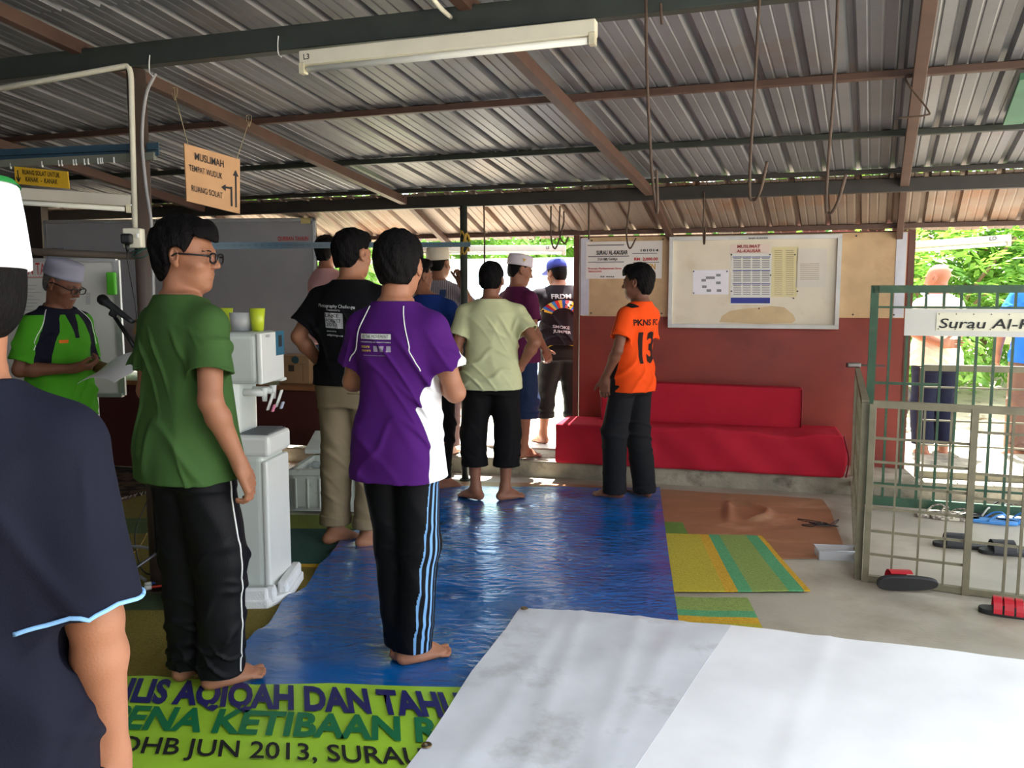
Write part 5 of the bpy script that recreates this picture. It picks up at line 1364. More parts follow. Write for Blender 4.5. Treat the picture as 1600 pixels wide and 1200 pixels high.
def person(label, loc, yaw, H=1.70, skin_i=0, h=.006, build=1.0, lean=(0, 0), hipshift=(0, 0), j=None, head=(0, 0, 0), headoff=(0, 0, 0),
           hair='short', hairm=None, hands=None, feet=None, shirt=None, pants=None, group=None, neck_fwd=.02, belly=0, sleeves=None, cap=None, glasses=False, beard=False, folds_amp=1.0, nohair=False, collar=None):
    """a standing figure; joints in metres for a 1.70 m body, x right, y forward, z up"""
    k_ = H/1.70
    t = thing('person', label, 'person', loc, yaw, group); t.scale = (k_, k_, k_)
    lx, ly = lean; hx, hy = hipshift
    def sp(z):                     # spine offset at height z
        u = np.clip((z-.92)/.50, 0, 1); v = np.clip(z/.92, 0, 1)
        return np.array([hx*v**1.5*(1-u)+0*u+hx*u+lx*u**1.2, hy*v**1.5*(1-u)+hy*u+ly*u**1.2])
    J = dict(sh_r=(.168, -.005, 1.362), sh_l=(-.168, -.005, 1.362), el_r=(.225, -.03, 1.105), el_l=(-.225, -.03, 1.105), wr_r=(.235, .05, .865), wr_l=(-.235, .05, .865),
             hip_r=(.085, 0, .90), hip_l=(-.085, 0, .90), kn_r=(.10, .02, .49), kn_l=(-.10, .02, .49), an_r=(.105, -.03, .08), an_l=(-.105, -.03, .08))
    for q in J:
        v = np.array(J[q], float)
        if q[:2] in ('sh', 'hi'): v[:2] += sp(v[2])
        if q[:2] == 'sh': v[0] *= 1
        if q[:2] in ('el', 'wr'): v[:2] += sp(1.38)
        J[q] = v
    for q in ('sh_r', 'sh_l'): J[q][0] += (build-1)*.16*(1 if q == 'sh_r' else -1)
    for q, v in (j or {}).items(): J[q] = np.array(v, float)
    B = build
    def S(z, a, b, cy=0): o = sp(z); return (z, o[0], o[1]+cy, a*B, b*B)
    torso = [S(.80, .150, .100), S(.88, .168, .118, -.008), S(.95, .162, .115, -.005), S(1.06, .140, .100+belly*.5, .01+belly*.4), S(1.18, .150, .106+belly*.3, .008), S(1.28, .166, .112, .0), S(1.35, .156, .098, -.006), S(1.39, .120, .080, -.012), S(1.435, .085, .066, -.012), S(1.46, .060, .060, -.008)]
    nb = np.array([*sp(1.42), 1.42]); HR = rotz(head[0])@rotx(head[1])@roty(head[2])
    hc = np.array([*sp(1.5), 0])*0+np.array([sp(1.5)[0]+headoff[0], sp(1.5)[1]+neck_fwd+headoff[1], 1.592+headoff[2]])
    allp = np.array(list(J.values())+[hc])
    lo = allp.min(0)-.26; hi = allp.max(0)+.26; lo[2] = -.01; hi[2] = max(hi[2]-.08, hc[2]+.17); lo[0] = min(lo[0], -.25); hi[0] = max(hi[0], .25)
    f = SDF(lo, hi, h)
    f.loft(torso, k=.03)
    f.cap(nb+[0, -.012, -.02], hc+HR@np.array([0, -.022, -.045]), .062, .054, k=.03)
    for sd, g in (('r', 1), ('l', -1)):
        sh, el, wr = J['sh_'+sd], J['el_'+sd], J['wr_'+sd]
        f.cap(sh, el, .048*B**.5, .039*B**.5, k=.04); f.cap(nb+[g*.03, -.012, .0], sh+[0, 0, .008], .040, .042, k=.03)
        m1 = el+(wr-el)*.25; f.cap(el, m1, .037*B**.5, .040*B**.5, k=.02); f.cap(m1, wr, .040*B**.5, .0255, k=.02)
        hp, kn, an = J['hip_'+sd], J['kn_'+sd], J['an_'+sd]
        f.cap(hp, kn, .080*B**.7, .051, k=.03); m2 = kn+(an-kn)*.30+[0, -.012, 0]; f.cap(kn, m2, .050, .050, k=.02); f.cap(m2, an, .050, .035, k=.02)
        fa = (feet or {}).get(sd, 0.0); foot(f, an, fa, g)
        hd = (hands or {}).get(sd)
        if hd != 'none':
            dflt = dict(d=nz(wr-el)*1.0+np.array([0, .1, -.3]), n=(-g, .1, 0), curl=.4)
            if hd: dflt.update(hd)
            d_ = nz(dflt['d']); n_ = np.array(dflt['n'], float)
            # thumb lies towards the front for a hanging arm
            s_auto = np.sign(np.dot(np.cross(d_, nz(n_-d_*np.dot(n_, d_))), np.array(dflt.get('tdir', (0, 1, .2))))) or 1
            hand(f, wr, d_, n_, s_auto, dflt['curl'], thumb=dflt.get('thumb'))
    head_prims(f, hc, HR, HS)
    P, Q = f.mesh(); body = to_obj('body', P, Q, skin(skin_i), t); del f
    out = dict(root=t, J=J, sp=sp, hc=hc, HR=HR, B=B, torso=torso)
    # ---- eyes, brows
    if glasses or beard or head[0] != 0 or True:
        m_ = MB(); HM = Matrix((HR*HS).tolist()).to_4x4(); HM.translation = Vector(hc)
        for s in (-1, 1):
            for q in range(4):
                a = HM@Vector((s*(.018+.0075*q), .0895-.0018*q*q*.6, .020+.002*math.sin(q))); b = HM@Vector((s*(.0255+.0075*q), .0885-.0018*(q+1)**2*.6, .0212+.002*math.sin(q+1))); m_.cyl(a, b, .0032, seg=6)
        o = m_.build('eyebrows', hairm or M_hair, t)
        m_ = MB()
        for s in (-1, 1): m_.bar(HM@Vector((s*.022, .0895, .003)), HM@Vector((s*.040, .0865, .003)), .003, .0035)
        m_.build('eyes', mat('eye_dark', rgb(30, 22, 20), rough=.2, var=0), t)
    if not nohair and hair: hair_mesh(hc, HR, HS, min(h, .0045) if h < .006 else h, t, hairm or M_hair, hair, seed=int(abs(loc[0])*100) % 97, capped=bool(cap))
    # ---- trousers
    if pants:
        pc = dict(r=(.105, .088, .080), hem=.06, waist=1.0, m=None, amp=.006, bunch=.012, bot=.0, name='trousers', attrs=None, grow=.018, cuff=False); pc.update(pants)
        if shirt: pc['waist'] = min(pc['waist'], shirt.get('hem', .80)+.045)
        lo2 = np.array([min(J['kn_l'][0], J['an_l'][0], -.2)-.16, min(J['an_r'][1], J['an_l'][1], J['kn_r'][1], J['kn_l'][1], hy, -.02)-.2, pc['hem']-.05]); hi2 = np.array([max(J['kn_r'][0], J['an_r'][0], .2)+.16, max(J['kn_r'][1], J['kn_l'][1], J['an_r'][1], hy, .02)+.2, pc['waist']+.03])
        f = SDF(lo2, hi2, h)
        f.loft([q for q in torso if q[0] < 1.1], k=.03, grow=pc['grow'], z0=.78, z1=pc['waist'])
        for sd in 'rl':
            hp, kn, an = J['hip_'+sd]+[0, -.008, 0], J['kn_'+sd], J['an_'+sd]; r1, r2, r3 = pc['r']
            en = an+[0, 0, -.03]
            clip = [(np.array([0, 0, pc['hem']]), np.array([0, 0, -1.0]))]
            f.cap(hp, kn, r1*B**.5*.93, r2, k=.035, clip=[(np.array([0, 0, pc['waist']]), np.array([0, 0, 1.0]))]); f.cap(kn, en, r2, r3, k=.03, clip=clip)
            if pc['cuff']:
                tt = (kn[2]-pc['hem'])/(kn[2]-en[2]); c0 = kn+(en-kn)*tt; rr = r2+(r3-r2)*tt
                f.cap(c0, c0+(kn-en)/np.linalg.norm(kn-en)*.055, rr+.007, rr+.009, k=.004, clip=clip+[(c0+[0, 0, .055], np.array([0, 0, 1.0]))])
        f.disp(folds(int(abs(loc[0])*77) % 50+1, pc['amp']*.75, pc['hem']+.02, .62, kz=48)); f.disp(vfolds(int(abs(loc[1])*31) % 60, pc['amp']*.8, pc['hem'], .82, k=30))
        if pc['bunch']: f.disp(folds(9, pc['bunch']*.45, pc['hem']-.02, pc['hem']+.16, kz=95, tilt=.8))
        # the cloth is thin at the opening
        for sd in 'rl':
            kn, an = J['kn_'+sd], J['an_'+sd]; en = an+[0, 0, -.03]; tt = (kn[2]-pc['hem'])/(kn[2]-en[2]); c0 = kn+(en-kn)*tt; rr = pc['r'][1]+(pc['r'][2]-pc['r'][1])*tt-.010
            f.cap(c0-[0, 0, .03], c0+[0, 0, .012], rr, rr*.9, k=.002, sub=True)
        P, Q = f.mesh(); o = to_obj(pc['name'], P, Q, pc['m'], t, pc['attrs']); out['pants'] = o
    if shirt:
        sc_ = dict(m=None, hem=.80, slv=.62, sr=(.070, .082), grow=.020, flare=.012, amp=.005, attrs=None, neck=.062, name='shirt', top=1.445, slv_r=None, slv_l=None, collar=None, seed=3); sc_.update(shirt)
        pts = np.array([J['sh_r'], J['sh_l'], J['el_r'], J['el_l'], [0, 0, 1.2]]); lo2 = pts.min(0)-.16; hi2 = pts.max(0)+.16; lo2[2] = sc_['hem']-.04; hi2[2] = 1.56; lo2[0] = min(lo2[0], -.28); hi2[0] = max(hi2[0], .28); lo2[1] = min(lo2[1], -.22+min(0, hy)); hi2[1] = max(hi2[1], .22+belly)
        f = SDF(lo2, hi2, h)
        secs = []
        for (z, cx, cy, a, b) in torso:
            if z > sc_['top']+.03: continue
            g_ = sc_['grow']+sc_['flare']*np.clip((1.25-z)/.4, 0, 1); secs.append((z, cx, cy, a+g_, b+g_))
        z1_ = secs[0]; secs.append((sc_['hem']-.02, *sp(sc_['hem']), .176*B+sc_['grow']+sc_['flare'], .138*B+sc_['grow']+sc_['flare']))
        # keep waist roomy
        secs = [(z, cx, cy, max(a, (.166+.028*np.clip((1.08-z)/.2, 0, 1))*B+(.01 if z < 1.1 else 0)) if z < 1.3 else a, max(b, (.120+.036*np.clip((1.08-z)/.2, 0, 1))*B+(.014 if z < 1.1 else 0)) if z < 1.3 else b) for (z, cx, cy, a, b) in secs]
        f.loft(secs, k=.03, z0=sc_['hem'], z1=sc_['top']+.025, p=2.4)
        f.cap(nb+[0, -.012, -.03], nb+[0, -.006, .032], sc_['neck']+.012, sc_['neck']+.006, k=.03)
        for sd, g in (('r', 1), ('l', -1)):
            sh, el = J['sh_'+sd], J['el_'+sd]; L = sc_['slv_'+sd] or sc_['slv']; e = sh+(el-sh)*L; dn_ = nz(el-sh)
            f.cap(sh+dn_*.02, e+dn_*.03, sc_['sr'][0]*B**.4*.86, sc_['sr'][1]*B**.4, k=.05, clip=[(e, dn_)])
            f.cap(nb+[g*.035, -.012, -.005], sh+[-g*.005, 0, .004], .046, .052, k=.04)
        f.disp(folds(sc_['seed'], sc_['amp']*1.35*folds_amp, sc_['hem']-.02, 1.36, kz=34, tilt=.9)); f.disp(vfolds(sc_['seed']+5, sc_['amp']*.8*folds_amp, sc_['hem'], 1.40, k=30))
        for sd, g in (('r', 1), ('l', -1)):
            sh, el = J['sh_'+sd], J['el_'+sd]; L = sc_['slv_'+sd] or sc_['slv']; e = sh+(el-sh)*L; dn_ = nz(el-sh); r_ = sc_['sr'][1]*B**.4-max(.015, h*2)
            f.cap(e-dn_*.02, e+dn_*.05, r_*.92, r_*1.02, k=.002, sub=True)
        hemc = [(z, cx, cy, a-max(.018, h*2.4), b-max(.018, h*2.4)) for (z, cx, cy, a, b) in secs]
        f.loft(hemc, k=.002, z0=sc_['hem']-.05, z1=sc_['hem']+.03, p=2.4, sub=True)
        # neckline
        nt_ = nb+np.array([0, .0, .0])
        f.cut(lambda X, Y, Z: (Z-(sc_['top']+.012-.25*np.clip(Y-nb[1]+.02, 0, .2)-.0*X)))
        f.cap(nb+[0, -.010, .005], nb+[0, -.004, .2], sc_['neck']+.001, sc_['neck']+.006, k=.002, sub=True)
        P, Q = f.mesh(); o = to_obj(sc_['name'], P, Q, sc_['m'], t, sc_['attrs']); out['shirt'] = o
        if not sc_['collar']:
            m_ = MB(); pts = []
            for k in range(41):
                a = k*2*math.pi/40; x = .071*1.03*math.cos(a); y = .071*math.sin(a)-.008
                pts.append(Vector((nb[0]+x, nb[1]+y, sc_['top']+.006-.25*max(0, y+.02))))
            m_.tube(pts, .0065, seg=8); out['rib'] = m_.build('neck_rib', sc_['m'], t)
        if sc_['collar']:
            # a folded polo collar: a flaring band round the neck, open at the front
            m_ = MB(); rows = []; n = 34
            for (r_, z_) in ((.064, .045), (.070, .055), (.078, .040), (.092, .004), (.089, .002), (.074, .03)):
                rg = []
                for k in range(n+1):
                    a = math.pi/2+.28+(2*math.pi-.56)*k/n; fr_ = .5-.5*math.cos(a-math.pi/2)
                    zz = nb[2]+z_-.045*(1-fr_)-.012*(z_ < .01)*(1-fr_); rg.append(m_.bm.verts.new((nb[0]+r_*1.05*math.cos(a), nb[1]-.008+r_*math.sin(a), zz)))
                rows.append(rg)
            for i in range(len(rows)):
                a, b = rows[i], rows[(i+1) % len(rows)]
                for k in range(n): fc_ = m_.bm.faces.new((a[k], a[k+1], b[k+1], b[k])); fc_.smooth = True
            for e_ in (0, n): m_.bm.faces.new([r_[e_] for r_ in rows])
            out['collar'] = m_.build('collar', sc_['collar'], t)
    if cap:
        HM = Matrix((HR*HS).tolist()).to_4x4(); HM.translation = Vector(hc)
        m_ = MB()
        if cap['kind'] == 'kopiah':
            M4 = HM@Euler((cap.get('tilt', .10), 0, 0)).to_matrix().to_4x4()
            def ring(r, z, n=40): return [m_.bm.verts.new(M4@Vector((r*.86*math.cos(k*2*math.pi/n), -.010+r*1.06*math.sin(k*2*math.pi/n), z))) for k in range(n)]
            z0 = cap.get('z0', .040); z1 = cap.get('z1', .128)
            rr = [ring(.086, z0), ring(.0995, z0), ring(.1005, z0+.015), ring(.097, z0+(z1-z0)*.6), ring(.093, z1-.008), ring(.087, z1), ring(.04, z1+.008), ring(.004, z1+.010)]
            for a, b in zip(rr[:-1], rr[1:]):
                for k in range(40): fc_ = m_.bm.faces.new((a[k], a[(k+1) % 40], b[(k+1) % 40], b[k])); fc_.smooth = True
            out['cap'] = m_.build('cap', cap['m'], t)
            if cap.get('top'):
                m2 = MB(); m2.lathe([(.0, .0115), (.04, .0105), (.084, .0035), (.0915, -.006)], (0, 0, 0), seg=40, M=M4@Matrix.Translation((0, -.010, z1))@Matrix.Diagonal((.9, 1.10, 1, 1))); m2.build('cap_crown', cap['top'], out['cap'])
        else:
            def ring(r, z, n=40): return [m_.bm.verts.new(HM@Vector((r*.86*math.cos(k*2*math.pi/n), -.008+r*1.08*math.sin(k*2*math.pi/n), z))) for k in range(n)]
            rr = [ring(.092, .040), ring(.097, .040), ring(.096, .07), ring(.086, .105), ring(.060, .128), ring(.02, .138), ring(.003, .139)]
            for a, b in zip(rr[:-1], rr[1:]):
                for k in range(40): fc_ = m_.bm.faces.new((a[k], a[(k+1) % 40], b[(k+1) % 40], b[k])); fc_.smooth = True
            out['cap'] = m_.build('cap', cap['m'], t)
            m_ = MB(); A = []; Bq = []
            for k in range(13):
                a = math.pi*(.12+.76*k/12); x, y = math.cos(a), math.sin(a)
                A.append(m_.bm.verts.new(HM@Vector((.080*x, .090*y, .045)))); Bq.append(m_.bm.verts.new(HM@Vector((.080*x, .070+.105*y, .030))))
            for k in range(12): m_.bm.faces.new((A[k], A[k+1], Bq[k+1], Bq[k]))
            o = m_.build('peak', cap['m'], out['cap']); sl = o.modifiers.new('s', 'SOLIDIFY'); sl.thickness = .004
    if glasses:
        HM = Matrix((HR*HS).tolist()).to_4x4(); HM.translation = Vector(hc); m_ = MB()
        for s in (-1, 1):
            pts = [HM@Vector((s*(.032+.024*math.copysign(abs(math.cos(a))**.7, math.cos(a))), .104-.10*(abs(.032+.024*math.cos(a)))**1.2*.3, -.001+.016*math.copysign(abs(math.sin(a))**.7, math.sin(a)))) for a in [i*2*math.pi/20 for i in range(21)]]
            m_.tube(pts, .0036, seg=6)
            m_.tube([HM@Vector((s*.056, .101, .006)), HM@Vector((s*.074, .085, .006)), HM@Vector((s*.080, .0,   .006)), HM@Vector((s*.079, -.015, -.004))], .0034, seg=6)
        m_.tube([HM@Vector((-.009, .104, .002)), HM@Vector((0, .107, .005)), HM@Vector((.009, .104, .002))], .0022, seg=6)
        m_.build('glasses', M_black, t)
    if beard:
        f = SDF(hc-.14, hc+.14, .004)
        f.ell(hc+HR@np.array([0, .074, -.108]), (.024, .018, .022), k=.01, R=HR)
        f.disp(lambda X, Y, Z: .0025*np.sin(220*X+60*Z)*np.sin(180*Y+90*Z)); P, Q = f.mesh(); to_obj('beard', P, Q, mat('beard_grey', rgb(150, 146, 140), rough=.8, var=.3, vscale=60), t)
        m_ = MB(); HM = Matrix((HR*HS).tolist()).to_4x4(); HM.translation = Vector(hc)
        m_.tube([HM@Vector((-.024, .088, -.052)), HM@Vector((0, .099, -.043)), HM@Vector((.024, .088, -.052))], .004, seg=8); m_.build('moustache', mat('beard_grey', (0, 0, 0)), t)
    return out

_bvh = {}
def surf(o):
    if o.name not in _bvh:
        me = o.data; n = len(me.vertices); co = np.zeros(n*3); me.vertices.foreach_get('co', co); co = co.reshape(-1, 3)
        _bvh[o.name] = BVHTree.FromPolygons([Vector(c) for c in co], [tuple(p.vertices) for p in me.polygons])
    return _bvh[o.name]
def on_cloth(o, origin, xdir, direction, lift=.0025):
    """returns place(X, Y): a point of the plane shot along direction onto garment o (local coordinates)"""
    b = surf(o); d = Vector(direction).normalized(); xd = Vector(xdir).normalized(); yd = xd.cross(-d); yd = -yd if yd.z < 0 else yd
    org = Vector(origin)
    def place(X, Y):
        p = org+xd*float(X)+yd*float(Y); hit = b.ray_cast(p-d*.6, d)
        if hit[0] is None:
            hit = b.find_nearest(p); return hit[0]+hit[1]*lift
        return hit[0]-d*lift
    return place
def cloth_text(t, o, txt, m, origin, xdir, direction, width, height, bold=.02, shear=0, name='print'):
    lettering(name, txt, m, t, (0, 0, 0), (1, 0, 0), (0, 0, 1), width=width, height=height, bold=bold, shear=shear, place=on_cloth(o, origin, xdir, direction), sub=.012)
def cloth_rect(t, o, m, origin, xdir, direction, wd, ht, name='print', n=8, warp=None):
    pl_ = on_cloth(o, origin, xdir, direction); bm = bmesh.new(); g = {}
    for i in range(n+1):
        for j in range(n+1):
            X, Y = wd*i/n, ht*j/n
            if warp: X, Y = warp(X, Y)
            g[i, j] = bm.verts.new(pl_(X, Y))
    for i in range(n):
        for j in range(n): bm.faces.new((g[i, j], g[i+1, j], g[i+1, j+1], g[i, j+1]))
    me = bpy.data.meshes.new(name); bm.to_mesh(me); bm.free(); return link(name, me, m, t)
def cloth_line(t, o, m, pts, r=.0025, name='piping', n=8):
    b = surf(o); out = []
    for p in spline(pts, n):
        q = b.find_nearest(p); out.append(q[0]+q[1]*r*.4)
    m_ = MB(); m_.tube(out, r, seg=6); return m_.build(name, m, t)
def cl(name, c, **kw):
    a = dict(rough=.85, var=.05, vscale=8, bump=.12, bscale=300, spec=.15); a.update(kw); return mat(name, c, **a)
M_wpipe = cl('white_piping', rgb(226, 226, 226)); M_ltblue = cl('light_blue', rgb(136, 184, 232))
D = math.radians
def gl_(u, v, z=0.0): p = G(u, v, z); return (p.x, p.y, z)
# ---- man in the green T-shirt (front left)
FT = .030
r = person('man in plain green T-shirt, track trousers and glasses beside the water dispenser', (-1.135, 2.895, .041), D(-38), H=1.645, skin_i=0, h=.0045, build=1.02,
    j=dict(an_r=(.07, .05, .08), kn_r=(.09, .05, .49), an_l=(-.09, .02, .08), kn_l=(-.10, .03, .49), el_r=(.245, -.06, 1.10), wr_r=(.255, .04, .865), el_l=(-.23, -.02, 1.10), wr_l=(-.20, .10, .88)),
    head=(D(-54), D(-4), 0), hair='long', glasses=True, feet=dict(r=D(-12), l=D(5)), hands=dict(r=dict(n=(-.8, -.6, 0), curl=.55)),
    shirt=dict(m=cl('shirt_green', rgb(60, 90, 46)), hem=.80, slv=.66, amp=.006, flare=.016, seed=4),
    pants=dict(m=cl('track_black', rgb(17, 17, 21), rough=.55), r=(.110, .094, .084), hem=.055, bunch=.016, amp=.008))
cloth_line(r['root'], r['pants'], M_wpipe, [(.19, .03, .90), (.20, .05, .78), (.19, .07, .60), (.185, .08, .45), (.165, .08, .30), (.15, .08, .16), (.15, .08, .07)], .0032)
# ---- purple shirt
def purple_white(X, Y, Z):    # white side panel, wider towards the hem
    edge = np.interp(Z, [.70, .80, .95, 1.05, 1.15, 1.24, 1.28], [-.030, -.030, -.020, -.035, .000, .045, .09])
    a = np.where(X > .05, Y-(edge-.045), -1); b = np.where(X > .05, (.085+0*Z)-Y, -1)
    return np.minimum(np.minimum(a, b), (1.27-Z))
mp_ = with_attr(cl('shirt_purple', rgb(72, 24, 102)), [('panel', rgb(226, 226, 228))])
def stripes3(X, Y, Z):
    q = np.abs(((Y+.022-.0*Z)/.024) % 1.0-.5); return np.where((X > .06) & (Y > -.035) & (Y < .037), .21-q, -1)*.02
mt_ = with_attr(cl('track_stripe', rgb(13, 13, 17), rough=.6), [('stripe', rgb(120, 168, 220))])
r = person('young man in purple shirt with white side panel and blue striped black trousers', (-.425, 3.10, FT), D(-24), H=1.63, skin_i=0, h=.0045, build=.93,
    j=dict(an_r=(.035, .03, .08), kn_r=(.07, .03, .49), hip_r=(.08, 0, .90), an_l=(-.035, .06, .08), kn_l=(-.06, .05, .49), el_r=(.235, .03, 1.11), wr_r=(.08, .21, 1.14), el_l=(-.24, .04, 1.13), wr_l=(-.03, .20, 1.15)),
    head=(D(12), D(-4), 0), hair='short', feet=dict(r=D(-32), l=D(0)), hands=dict(r=dict(d=(-.8, .3, .25), n=(0, -1, 0), tdir=(0, 0, 1), curl=.5), l=dict(d=(1, .1, .0), n=(0, -1, .1), tdir=(0, 0, 1), curl=.3)),
    shirt=dict(m=mp_, hem=.77, slv=.68, amp=.005, flare=.012, seed=8, attrs=[('panel', purple_white)]),
    pants=dict(m=mt_, r=(.098, .082, .074), hem=.06, bunch=.004, amp=.004, attrs=[('stripe', stripes3)]))
R_, O_ = r['root'], r['shirt']
cloth_line(R_, O_, M_wpipe, [(.065, -.06, 1.43), (.095, -.10, 1.36), (.125, -.115, 1.28), (.165, -.09, 1.20)], .0026)
cloth_line(R_, O_, M_wpipe, [(-.065, -.06, 1.43), (-.11, -.10, 1.37), (-.15, -.10, 1.28), (-.19, -.06, 1.22)], .0026)
yb_ = (0, 1, 0)
cloth_rect(R_, O_, cl('print_white', rgb(206, 208, 206)), (-.095, 0, 1.315), (1, 0, 0), yb_, .14, .020)
cloth_text(R_, O_, 'BE THE MOVEMENT', M_ink, (-.085, -.0, 1.319), (1, 0, 0), yb_, .12, .012, .0)
for o_ in [q for q in R_.children if q.name.startswith('print')][-1:]:
    for v_ in o_.data.vertices: v_.co.y -= .0015
cloth_text(R_, O_, 'PRESENTED BY PARTNERS', cl('print_white', (0, 0, 0)), (-.095, 0, 1.302), (1, 0, 0), yb_, .14, .004, .01)
cloth_text(R_, O_, 'nature', cl('print_gold', rgb(200, 170, 90)), (-.092, 0, 1.282), (1, 0, 0), yb_, .045, .012, .02)
cloth_text(R_, O_, 'runners', cl('print_gold', (0, 0, 0)), (-.088, 0, 1.268), (1, 0, 0), yb_, .045, .010, .02)
for k in range(3): cloth_rect(R_, O_, cl('print_grey', rgb(150, 140, 160)), (-.030+.028*k, 0, 1.268), (1, 0, 0), yb_, .018, .022, n=3)
cloth_text(R_, O_, 'www.movement.run/2015', cl('print_grey', (0, 0, 0)), (-.078, 0, 1.252), (1, 0, 0), yb_, .10, .004, .01)
cloth_rect(R_, O_, cl('print_white', (0, 0, 0)), (.0, .03, 1.17), (0, 1, 0), (-1, 0, 0), .012, .04, n=3)
# ---- black T-shirt with khaki trousers
r = person('barefoot man in black T-shirt and rolled khaki trousers, left hand on his hip', (-.895, 4.70, .012), D(-14), H=1.775, skin_i=0, h=.006, build=1.08,
    j=dict(an_l=(-.13, .0, .08), kn_l=(-.115, .02, .49), an_r=(.075, -.02, .08), kn_r=(.09, .01, .49), el_l=(-.31, -.02, 1.15), wr_l=(-.215, .12, .95), el_r=(.27, .0, 1.12), wr_r=(.20, .16, .95)),
    head=(D(-22), D(-3), 0), hair='short', feet=dict(l=D(-45), r=D(-40)), hands=dict(l=dict(d=(.4, .6, -.4), n=(.8, 0, .2), curl=.5), r=dict(curl=.6)),
    shirt=dict(m=cl('tee_black', rgb(14, 14, 17)), hem=.90, slv=.70, amp=.005, seed=12, sr=(.074, .085)),
    pants=dict(m=cl('khaki', rgb(140, 124, 98), rough=.8), r=(.118, .090, .080), hem=.115, waist=1.02, bunch=0, cuff=True, amp=.006, grow=.020))
R_, O_ = r['root'], r['shirt']; mw = cl('print_dim', rgb(170, 170, 170))
cloth_text(R_, O_, 'Photography Challenge', cl('print_white', (0, 0, 0)), (-.145, 0, 1.315), (1, 0, -.05), yb_, .22, .017, .0)
cloth_text(R_, O_, 'Presented by', mw, (-.085, 0, 1.295), (1, 0, -.05), yb_, .08, .010, .01)
cloth_rect(R_, O_, mw, (-.10, 0, 1.205), (1, 0, -.05), yb_, .105, .080)
for (tx, z_, w_) in (('LAKE', 1.262, .08), ('FOREST', 1.235, .09), ('2013', 1.214, .07)):
    cloth_text(R_, O_, tx, M_ink, (-.095, 0, z_), (1, 0, -.05), yb_, w_, .018, .01)
    for v_ in [q for q in R_.children if q.name.startswith('print')][-1].data.vertices: v_.co.y -= .0015
cloth_text(R_, O_, 'sponsored by', mw, (-.095, 0, 1.185), (1, 0, -.05), yb_, .06, .008, .01); cloth_text(R_, O_, 'olympus', mw, (-.095, 0, 1.163), (1, 0, -.05), yb_, .10, .010, .02)
m_ = MB(); mb_ = surf(r['pants'])
P_, O2 = r['root'], r['pants']; cloth_line(P_, O2, cl('khaki_seam', rgb(96, 84, 62)), [(.03, -.14, .885), (.08, -.13, .885), (.13, -.10, .885)], .0022, 'pocket_seam'); cloth_line(P_, O2, cl('khaki_seam', (0, 0, 0)), [(.03, -.14, .865), (.08, -.13, .865), (.13, -.10, .865)], .0022, 'pocket_seam')
hit = mb_.find_nearest(Vector((.085, -.16, .875))); m_ = MB(); m_.cyl(hit[0], hit[0]+hit[1]*.004, .009, seg=14); m_.build('button', cl('khaki_button', rgb(110, 96, 70)), P_)
# ---- man mostly hidden behind him
person('man in pinkish shirt and jeans, mostly hidden behind the man in black T-shirt', (-1.62, 7.35, .135), D(-30), H=1.80, skin_i=1, h=.009,
    shirt=dict(m=cl('pinkish', rgb(196, 150, 150)), hem=.84, slv=.6), pants=dict(m=cl('jeans', rgb(44, 56, 84)), hem=.12, bunch=0), hair='short')
# ---- blue shirt
person('barefoot boy in dark blue T-shirt and black trousers, behind the man in purple', (-.57, 6.12, .012), D(-20), H=1.68, skin_i=1, h=.007, build=.95, lean=(-.04, 0), headoff=(-.09, 0, 0),
    j=dict(an_r=(.06, .0, .08), kn_r=(.08, .02, .49), an_l=(-.06, .03, .08)), feet=dict(r=D(-48), l=D(-20)), head=(D(-30), 0, 0),
    shirt=dict(m=cl('shirt_royal', rgb(24, 48, 112)), hem=.86, slv=.66), pants=dict(m=cl('trouser_black', rgb(19, 18, 19)), r=(.09, .070, .060), hem=.085, bunch=.014))
# ---- pale cap, hand on the pole
mst = with_attr(cl('shirt_grey_stripe', rgb(170, 164, 168)), [('st', rgb(120, 112, 122))])
r = person('man in striped grey shirt and pale cap holding the thin green post', (-.60, 6.86, .135), D(-18), H=1.67, skin_i=1, h=.007, build=1.02,
    j=dict(el_r=(.30, .02, 1.20), wr_r=(.305, -.25, 1.42), an_l=(-.09, 0, .08)), head=(D(-12), 0, 0), hair='crew', cap=dict(kind='kopiah', m=cl('cap_cream', rgb(206, 196, 180)), z0=.035, z1=.13),
    hands=dict(r=dict(d=(.1, -.35, 1), n=(-.2, -1, 0), curl=1.0, tdir=(-1, 0, 0))),
    shirt=dict(m=mst, hem=.84, slv=.75, attrs=[('st', lambda X, Y, Z: .25-np.abs(((X+.3*Y)/.018) % 1-.5))]), pants=dict(m=cl('trouser_pink', rgb(150, 120, 116)), hem=.08, bunch=0))
cloth_rect(r['root'], r['shirt'], cl('patch_navy', rgb(60, 84, 130)), (.06, 0, 1.32), (1, 0, 0), yb_, .05, .06, name='shoulder_patch')
